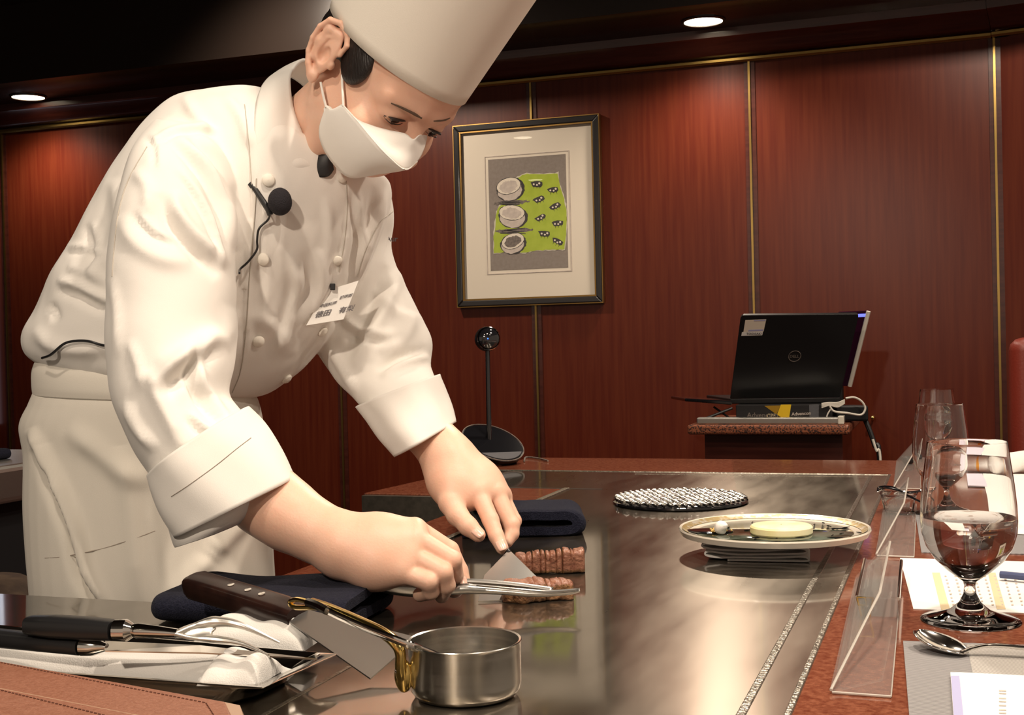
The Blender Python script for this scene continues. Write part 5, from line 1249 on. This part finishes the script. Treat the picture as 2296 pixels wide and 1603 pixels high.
tp = [(728, 262), (726, 244), (733, 236), (742, 240), (749, 248), (756, 240), (766, 234), (775, 240), (782, 254), (770, 275), (745, 280)]
q = [P(x, y, 1.3985 - (x - 726) * .00052) for x, y in tp]; tab.prism(q, -F * .0012); obj('strap_tab', tab, M['mask'], m1, smooth=0)
# seam embossing
obj('welded_seam', MB().tube(sm([(x, y, d - .0012) for x, y, d in seam[:6]], 40), .0009, 6), M['mask'], m1)
for k_, (x0, y0, x1, y1, x2, y2) in enumerate(((719, 184, 724, 210, 731, 240), (767, 168, 768, 200, 770, 238))):
    pts = [P(x0, y0, 1.385 if k_ else 1.392), P(x1, y1, 1.380 if k_ else 1.392), P(x2, y2, 1.370 if k_ else 1.393)]
    obj('ear_loop', MB().tube(spl(pts, 14), .0014, 8), M['mask'], m1)

# the hat
def ringpx(c, a, b, n=64, z=0): 
    c3, a3, b3 = P(*c), P(*a), P(*b); t = np.linspace(0, 2 * pi, n, endpoint=False)
    return c3 + np.outer(np.cos(t), a3 - c3) + np.outer(np.sin(t), b3 - c3)
def hring(cy_, cz_, rx, ry, slope=0, n=72, ex=2.0):
    t = np.linspace(0, 2 * pi, n, endpoint=False); q = np.stack([rx * np.cos(t), cy_ + ry * np.sin(t), cz_ + slope * np.sin(t)], 1); return h2w(q)
rings = []
for u in np.linspace(0, 1, 24):
    rings.append(hring(-.002 - .080 * u, .0385 + .30 * u, .0845 + .052 * u, .1060 + .045 * u, .009))
hat = obj('toque_hat', MB().loft(rings, cap=False), M['hat'], chef, smooth=80, solid=.0016)

# ------------------------------------------------------------------ jacket
def el(L_, R_, d, t, n=40, tilt=0, ex=2.0, dl=None, dr=None):
    a, b = P(*L_, d if dl is None else dl), P(*R_, d if dr is None else dr); c = (a + b) / 2; ha = (b - a) / 2
    vb = F - nrm(ha) * (F @ nrm(ha)); vb = nrm(vb) * t + nrm(ha) * tilt
    q = np.linspace(0, 2 * pi, n, endpoint=False); ca, sa_ = np.cos(q), np.sin(q)
    if ex != 2: ca = np.sign(ca) * abs(ca) ** (2 / ex); sa_ = np.sign(sa_) * abs(sa_) ** (2 / ex)
    return c + np.outer(ca, ha) + np.outer(sa_, vb)
def dense(rings, k=6):
    rings = np.array(rings); n = len(rings); m = (n - 1) * k + 1; out = np.zeros((m,) + rings.shape[1:])
    p = np.concatenate([2 * rings[:1] - rings[1:2], rings, 2 * rings[-1:] - rings[-2:-1]])
    for j in range(m):
        q = j / k; i = min(int(q), n - 2); t = q - i; a, b, c, d = p[i:i + 4]
        out[j] = .5 * (2 * b + (c - a) * t + (2 * a - 5 * b + 4 * c - d) * t * t + (3 * b - a - 3 * c + d) * t ** 3)
    return list(out)
torso = [el((92, 812), (560, 894), 1.590, .112), el((66, 786), (610, 880), 1.588, .122), el((62, 745), (668, 835), 1.585, .128), el((92, 690), (712, 782), 1.580, .128), el((122, 610), (756, 716), 1.575, .126),
         el((178, 520), (800, 640), 1.570, .125), el((240, 405), (848, 545), 1.565, .124), el((312, 300), (876, 455), 1.560, .120), el((395, 218), (868, 400), 1.556, .108), el((530, 196), (800, 392), 1.552, .085), el((600, 200), (745, 385), 1.548, .062)]
slR = [el((352, 270), (500, 300), 1.470, .050), el((300, 340), (512, 380), 1.440, .066), el((268, 440), (520, 470), 1.415, .074), el((248, 560), (526, 575), 1.395, .076), el((243, 700), (529, 705), 1.375, .076),
       el((249, 830), (522, 822), 1.355, .076), el((266, 920), (510, 880), 1.345, .074), el((300, 1000), (528, 905), 1.335, .070), el((345, 1070), (552, 930), 1.322, .066), el((372, 1108), (585, 968), 1.316, .060)]
slL = [el((740, 380), (872, 420), 1.640, .060), el((752, 470), (884, 492), 1.660, .066), el((748, 570), (878, 560), 1.665, .068), el((722, 680), (918, 660), 1.660, .070), el((708, 770), (966, 752), 1.645, .070),
       el((742, 838), (968, 806), 1.628, .066), el((784, 884), (974, 836), 1.595, .060), el((818, 918), (985, 868), 1.570, .054)]
mbj = MB()
for rs_ in (torso, slR, slL): mbj.loft(dense(rs_))
me, org = mesh_obj('tmp', mbj.allv(), mbj.f, M['jacket'], 0); to = bpy.data.objects.new('tmp', me); COL.objects.link(to); to.location = org
rm = to.modifiers.new('r', 'REMESH'); rm.mode = 'VOXEL'; rm.voxel_size = .0042
bpy.context.view_layer.update(); ev = to.evaluated_get(bpy.context.evaluated_depsgraph_get()).to_mesh()
jv = np.zeros(len(ev.vertices) * 3); ev.vertices.foreach_get('co', jv); jv = jv.reshape(-1, 3) + org
jf = np.array([tuple(p.vertices) for p in ev.polygons if len(p.vertices) == 4]); bpy.data.objects.remove(to)
jv = relax(jv, jf, 5, .5)
# creases between arm and trunk stay; broad irregularity of draped cloth
gs = np.random.default_rng(21)
def wobble(v, f, amp, sc, n=9, seed=1):
    g = np.random.default_rng(seed); k = g.normal(0, 1, (n, 3)) * sc; ph = g.uniform(0, 6, n); return v + vnorm(v, f) * (np.sin(v @ k.T + ph).sum(1) * amp / n)[:, None]
jv = wobble(jv, jf, .004, 22, seed=3); jv = wobble(jv, jf, .0016, 60, seed=4)

jv = sculpt(jv, jf, [(st[0], st[1] * 1.2, st[2] * .85) + tuple(st[3:]) for st in JACKET]); jv = relax(jv, jf, 1, .4)
jk = obj('jacket', (jv, [tuple(map(int, q)) for q in jf]), M['jacket'], chef, smooth=180)
jb = BVHTree.FromPolygons([Vector(q) for q in jv], [tuple(map(int, q)) for q in jf])

# turned-back cuffs
def cuff(rings, folds, seed):
    r = dense(rings, 8); A = np.array(r); g = np.random.default_rng(seed); n = A.shape[0]; m = A.shape[1]
    c = A.mean(1, keepdims=True); d = A - c; d /= np.linalg.norm(d, axis=2, keepdims=True)
    t = np.linspace(0, 2 * pi, m, endpoint=False)[None]; u = np.linspace(0, 1, n)[:, None]
    A = A + d * (.0025 * np.sin(3 * t + 2 * u + seed) + .0012 * np.sin(7 * t - 3 * u + seed * 2))[..., None]
    return obj('rolled_cuff', MB().loft(list(A), cap=False), M['jacket'], jk, smooth=80, solid=.0045)
c1 = cuff([el((340, 1068), (548, 918), 1.322, .070, 64), el((352, 1102), (585, 958), 1.317, .072, 64), el((372, 1150), (624, 1015), 1.311, .071, 64), el((402, 1200), (657, 1074), 1.304, .067, 64)], 0, 1)
c2 = cuff([el((806, 908), (988, 838), 1.575, .064, 64), el((826, 940), (998, 872), 1.560, .064, 64), el((852, 985), (1008, 912), 1.543, .062, 64), el((884, 1024), (1014, 950), 1.530, .058, 64)], 0, 5)
cbv = BVHTree.FromPolygons([Vector(v.co) + Vector(WPOS[c1.name]) for v in c1.data.vertices], [tuple(p.vertices) for p in c1.data.polygons])
# inner sleeve lining hanging inside the near cuff
obj('sleeve_lining', MB().loft(dense([el((368, 1120), (640, 1030), 1.313, .058, 48), el((392, 1205), (600, 1120), 1.308, .056, 48), el((400, 1222), (560, 1160), 1.308, .052, 48)], 6), cap=False), M['jacket'], jk, smooth=80, solid=.003)

# stand collar
rimc = [(760, 230, 1.600), (720, 160, 1.600), (682, 134, 1.565), (655, 162, 1.508), (651, 200, 1.484), (659, 250, 1.470), (678, 300, 1.464), (700, 342, 1.463), (711, 362, 1.465)]
basec = [(760, 300, 1.650), (690, 200, 1.640), (632, 165, 1.590), (592, 190, 1.505), (574, 250, 1.455), (572, 320, 1.442), (590, 372, 1.448), (640, 388, 1.452), (692, 391, 1.464)]
cgp = patch(basec, rimc, 60, .006, -F, 14)
obj('stand_collar', MB().grid(cgp), M['jacket'], jk, smooth=80, solid=.0040)
fc = patch([(744, 392, 1.478), (760, 396, 1.480), (790, 394, 1.500), (830, 392, 1.56)], [(740, 384, 1.482), (756, 362, 1.480), (780, 356, 1.500), (820, 356, 1.54)], 24, .003, -F, 8)
obj('far_collar_end', MB().grid(fc), M['jacket'], jk, smooth=80, solid=.0035)
us = patch([(688, 394, 1.4655), (715, 397, 1.462), (736, 395, 1.462), (748, 380, 1.464)], [(700, 352, 1.466), (716, 347, 1.460), (730, 342, 1.458), (741, 336, 1.458)], 24, .002, -F, 8)
obj('undershirt_shade', MB().grid(us), M['carton'], chef, smooth=80, solid=.002)  # black patch stands for inner collar and the shade in the neckline gap

# buttons
bm_ = pbr('cloth_button', (.80, .76, .68), .6)
for x, y, r_ in ((602, 404, .0075), (766, 398, .0065), (591, 581, .0075), (757, 583, .0060), (579, 765, .0075), (722, 743, .0070), (642, 848, .0070)):
    p = hit(jb, x, y, .0)
    if p is None: continue
    pn = nrm(CAM - p); loc, nn, i, d = jb.find_nearest(Vector(p)); nn = np.array(nn); nn = nn if nn @ pn > 0 else -nn
    obj('button', MB().lathe([(r_ * .9, 0), (r_, .0015), (r_ * .92, .0035), (r_ * .6, .0050), (.0003, .0055)], p - nn * .0003, nn, 24), bm_, jk)

# shoulder mark on the far sleeve
p = hit(jb, 871, 541, .0006)
if p is not None: text('sleeve_lettering', 'Aur', .010, M['ink'], p - R * .004, R, U, jk, .0002)

# ------------------------------------------------------------------ apron
ap = [el((92, 870), (562, 880), 1.590, .116), el((78, 905), (574, 905), 1.590, .122), el((58, 952), (586, 960), 1.590, .124), el((66, 1020), (594, 1040), 1.590, .124), el((64, 1130), (604, 1150), 1.590, .125),
      el((70, 1230), (610, 1250), 1.590, .126), el((80, 1345), (614, 1350), 1.590, .126), el((84, 1500), (616, 1500), 1.590, .127), el((80, 1900), (618, 1900), 1.590, .13)]
r_ = np.array(dense([x for x in ap], 22)); R_ = []
for i in range(r_.shape[0]):
    R_.append(r_[i])
A = np.array(R_); A = np.concatenate([A, ], 0)
idx = np.linspace(0, 1, 240)
fine = np.array([[np.interp(idx * A.shape[1], np.arange(A.shape[1] + 1), np.append(A[i, :, q], A[i, 0, q])) for q in range(3)] for i in range(A.shape[0])]).transpose(0, 2, 1)[:, :-1]
mba = MB().loft(list(fine), cap=False); av = mba.allv(); af = np.array([q for q in mba.f if len(q) == 4])
af = af if (vnorm(av, af) * (av - av.mean(0)) * V(1, 1, 0)).sum() > 0 else af[:, ::-1]; av = wobble(av, af, .003, 18, seed=8); av = sculpt(av, af, [(st[0], st[1] * 1.7, st[2] * .85) + tuple(st[3:]) for st in APRON])
apo = obj('apron', (av, [tuple(map(int, q)) for q in af]), M['apron'], chef, smooth=180, solid=.002)
abv = BVHTree.FromPolygons([Vector(q) for q in av], [tuple(map(int, q)) for q in af])
wb = [el((94, 806), (548, 846), 1.590, .116), el((86, 832), (556, 862), 1.590, .121), el((86, 862), (562, 884), 1.590, .123), el((88, 884), (566, 896), 1.590, .121)]
wv_ = MB().loft([np.array(x) for x in dense(wb, 6)], cap=False); obj('apron_waistband', wv_, M['apron'], apo, smooth=80, solid=.002)
def surf_tube(name, pts, r, bvh, mat, par, n=30, lift=.0006):
    p2 = spl([(a, b, 0) for a, b in pts], n)[:, :2]; q = [hit(bvh, x, y, lift) for x, y in p2]; q = [p for p in q if p is not None]
    if len(q) > 3:
        q = np.array(q); q[1:-1] = (q[:-2] + q[1:-1] + q[2:]) / 3; return obj(name, MB().tube(q, r, 6), mat, par)
M['seam'] = pbr('stitched_seam', (.34, .29, .24), .8)
M['jseam'] = pbr('jacket_seam_shade', (.50, .46, .40), .8)  # seams tinted like a light shadow so the panel edges read
surf_tube('jacket_seam_shade', [(548, 235), (556, 300), (562, 370), (566, 430)], .0005, jb, M['jseam'], jk)
surf_tube('jacket_seam_shade', [(575, 400), (572, 470), (566, 540), (558, 640), (552, 740), (540, 830), (520, 880)], .0006, jb, M['jseam'], jk)
surf_tube('jacket_seam_shade', [(776, 400), (778, 470), (772, 540), (760, 610)], .0005, jb, M['jseam'], jk)
surf_tube('jacket_seam_shade', [(330, 330), (290, 400), (268, 470), (258, 540), (252, 620)], .0006, jb, M['jseam'], jk)
surf_tube('jacket_seam_shade', [(885, 470), (850, 500), (820, 560), (800, 620)], .0005, jb, M['jseam'], jk)
surf_tube('cuff_stitching', [(388, 1112), (430, 1084), (480, 1048), (530, 1008), (560, 985)], .0004, cbv, M['seam'], c1, lift=.0026)
surf_tube('pocket_edge', [(102, 1251), (150, 1247), (230, 1230), (300, 1208), (348, 1190)], .0007, abv, M['seam'], apo)
surf_tube('pocket_edge', [(92, 1100), (97, 1180), (102, 1251)], .0004, abv, M['seam'], apo)

obj('apron_tie', MB().tube(spl([P(66, 966, 1.58), P(58, 962, 1.58), P(51, 955, 1.58), P(47, 946, 1.58)], 12), .0012, 6), M['apron'], apo)
bgp = P(-30, 1330, 1.85); bg_ = V(bgp[0], bgp[1], 0)
t = thing('brown_sack', 'dull brown sack standing below the steel service counter at the left edge', 'sack', bg_)
obj('sack_body', MB().lathe([(.001, .0), (.12, .0), (.14, .05), (.145, .35), (.135, .60), (.10, .69), (.05, .72), (.001, .725)], bg_, seg=40, sx=1.1), pbr('brown_sackcloth', (.10, .065, .04), .8, 0, (.05, .03, .02), 30, bump=.6, bscale=120), t)
# ------------------------------------------------------------------ things the chef wears or holds
def jhit(x, y, l=.0): 
    p = hit(jb, x, y, l); return p if p is not None else P(x, y, 1.45)
mc = jhit(628, 453); md = (mc - CAM) @ F - .018
t = thing('lapel_microphone', 'black lapel microphone with foam head clipped to the chef\'s white jacket', 'microphone', P(600, 480, md))
fm = blob(P(628, 453, md), (.0140, .013, .0158), .04, 2, seg=28); obj('foam_head', fm, M['rubber'], t)
obj('clip', MB().tube([P(562, 412, md + .012), P(572, 424, md + .010), P(602, 470, md + .002), P(606, 482, md + .002)], [.0042, .0032, .0038, .0034], 10), M['black'], t)
cpts = [(606, 478), (596, 492), (584, 512), (581, 538), (574, 558), (556, 584), (538, 602), (525, 614)]
cq = [P(606, 478, md)] + [jhit(x, y, .006) for x, y in cpts[1:]]
obj('cable', MB().tube(spl(cq, 40), .0013, 8), M['black'], t)
cq = [jhit(x, y, .006) for x, y in ((104, 798), (122, 788), (150, 776), (178, 769), (205, 771), (232, 776))] + [P(250, 775, 1.44)]
o = obj('microphone_cable', MB().tube(spl(cq, 40), .0016, 8), M['black']); tag(o, 'thin black cable running around the back of the chef\'s waist', 'cable')

bc0 = [(729, 652), (804, 629), (770, 716), (684, 730)]
base_d = [(jhit(x, y) - CAM) @ F for x, y in ((735, 660), (790, 640), (752, 700), (700, 722))]
dd = min(base_d) - .004
bq = [P(x, y, dd + o_) for (x, y), o_ in zip(bc0, (.006, .012, .002, -.002))]
t = thing('name_badge', 'white name badge in a clear holder hanging on the chef\'s jacket', 'badge', bq[3])
bn = nrm(np.cross(bq[1] - bq[0], bq[3] - bq[0])); bn = bn if bn @ F < 0 else -bn
obj('card', MB().prism(bq, -bn * .001), M['paper'], t, smooth=0)
obj('dark_edge', MB().tube([bq[0] + bn * .0006, bq[3] + bn * .0006], .0006, 6), M['seam'], t)
xd, yd = nrm(bq[2] - bq[3]), nrm(bq[0] - bq[3])
def bp(u, v): return (bq[0] * (1 - u) + bq[1] * u) * (1 - v) + (bq[3] * (1 - u) + bq[2] * u) * v + bn * .0006
text('badge_lettering', '徳田　有梨', .0095, M['ink'], bp(.14, .80), bp(1, .8) - bp(0, .8), bp(.5, 0) - bp(.5, 1), t, .00015, .0004)
text('badge_lettering', '中国料理', .0052, M['ink'], bp(.12, .52), bp(1, .5) - bp(0, .5), bp(.5, 0) - bp(.5, 1), t, .0001, .0004)
text('badge_lettering', '調理部', .0052, M['ink'], bp(.62, .40), bp(1, .5) - bp(0, .5), bp(.5, 0) - bp(.5, 1), t, .0001, .0004)
cl = MB().obox(P(746, 643, dd), R * .003, U * .004, F * .002); obj('clip', cl, M['black'], t, smooth=0, bevel=.0008)

# tongs
td = 1.262
t = thing('steel_tongs', 'long flat steel tongs in the chef\'s near hand, reaching over the steak', 'tongs', P(1060, 1320, td))
def strip(top, bot, dt, db, th=.0016, n=40):
    a = spl([P(x, y, d) for (x, y), d in zip(top, dt)], n); b = spl([P(x, y, d) for (x, y), d in zip(bot, db)], n); mid_ = (a + b) / 2 - F * .0035
    A = np.stack([a, a * .5 + mid_ * .5 + (a * .5 + mid_ * .5 - (a + b) / 2) * 0, mid_, b * .5 + mid_ * .5, b], 1); return MB().grid(A)
nt = [(985, 1316), (1040, 1309), (1066, 1311), (1144, 1318), (1223, 1324), (1285, 1321), (1300, 1320)]
nb_ = [(985, 1335), (1040, 1331), (1070, 1331), (1118, 1332), (1197, 1337), (1270, 1333), (1300, 1326)]
arm = obj('near_arm', strip(nt, nb_, [td - .004] * 7, [td - .006] * 7), M['strap'], t, smooth=80, solid=.0016)
obj('far_arm', strip([(1000, 1297), (1046, 1298), (1096, 1301), (1160, 1307), (1240, 1318)], [(1000, 1308), (1046, 1308), (1096, 1310), (1160, 1316), (1240, 1326)], [td + .006] * 4 + [td + .004], [td + .006] * 4 + [td + .004]), M['strap'], t, smooth=80, solid=.0016)
obj('spring_end', strip([(817, 1307), (840, 1300), (880, 1298), (930, 1304), (985, 1312)], [(819, 1314), (840, 1323), (890, 1334), (940, 1338), (988, 1336)], [1.270, 1.268, 1.264, 1.262, td - .004], [1.270, 1.266, 1.262, 1.26, td - .006]), M['strap'], t, smooth=80, solid=.0016)
obj('rib', MB().tube(spl([P(x, y, td - .0085) for x, y in ((1068, 1313), (1110, 1317), (1180, 1324), (1240, 1328), (1290, 1324))], 20), .0007, 6), M['inox_p'], t)
# spatula
t = thing('spatula', 'steel spatula with triangular blade and black handle in the chef\'s far hand, against the steak', 'spatula', onz(1150, 1345, TS))
bt_ = P(1140, 1236, 1.375)
bl = [P(1136, 1236, 1.420), P(1145, 1235, 1.420)]
pn_ = onz(1072, 1349, TS + .001); pr__ = onz(1225, 1343, TS + .001)
nb2 = nrm(np.cross(pn_ - bl[0], pr__ - bl[0]))
def onb(x, y): r = ray(x, y); return CAM + r * (((bl[0] - CAM) @ nb2) / (r @ nb2))
obj('blade', MB().prism([onb(1137, 1238), onb(1086, 1291), pn_, pr__, onb(1207, 1298), onb(1145, 1237)], nb2 * .0009), M['strap'], t, smooth=0)
obj('handle', MB().tube([P(1052, 1120, 1.500), P(1066, 1142, 1.490), P(1096, 1186, 1.464), P(1124, 1220, 1.436), P(1141, 1242, 1.418)], [.0085, .0085, .0075, .0058, .0038], 14), M['black'], t)
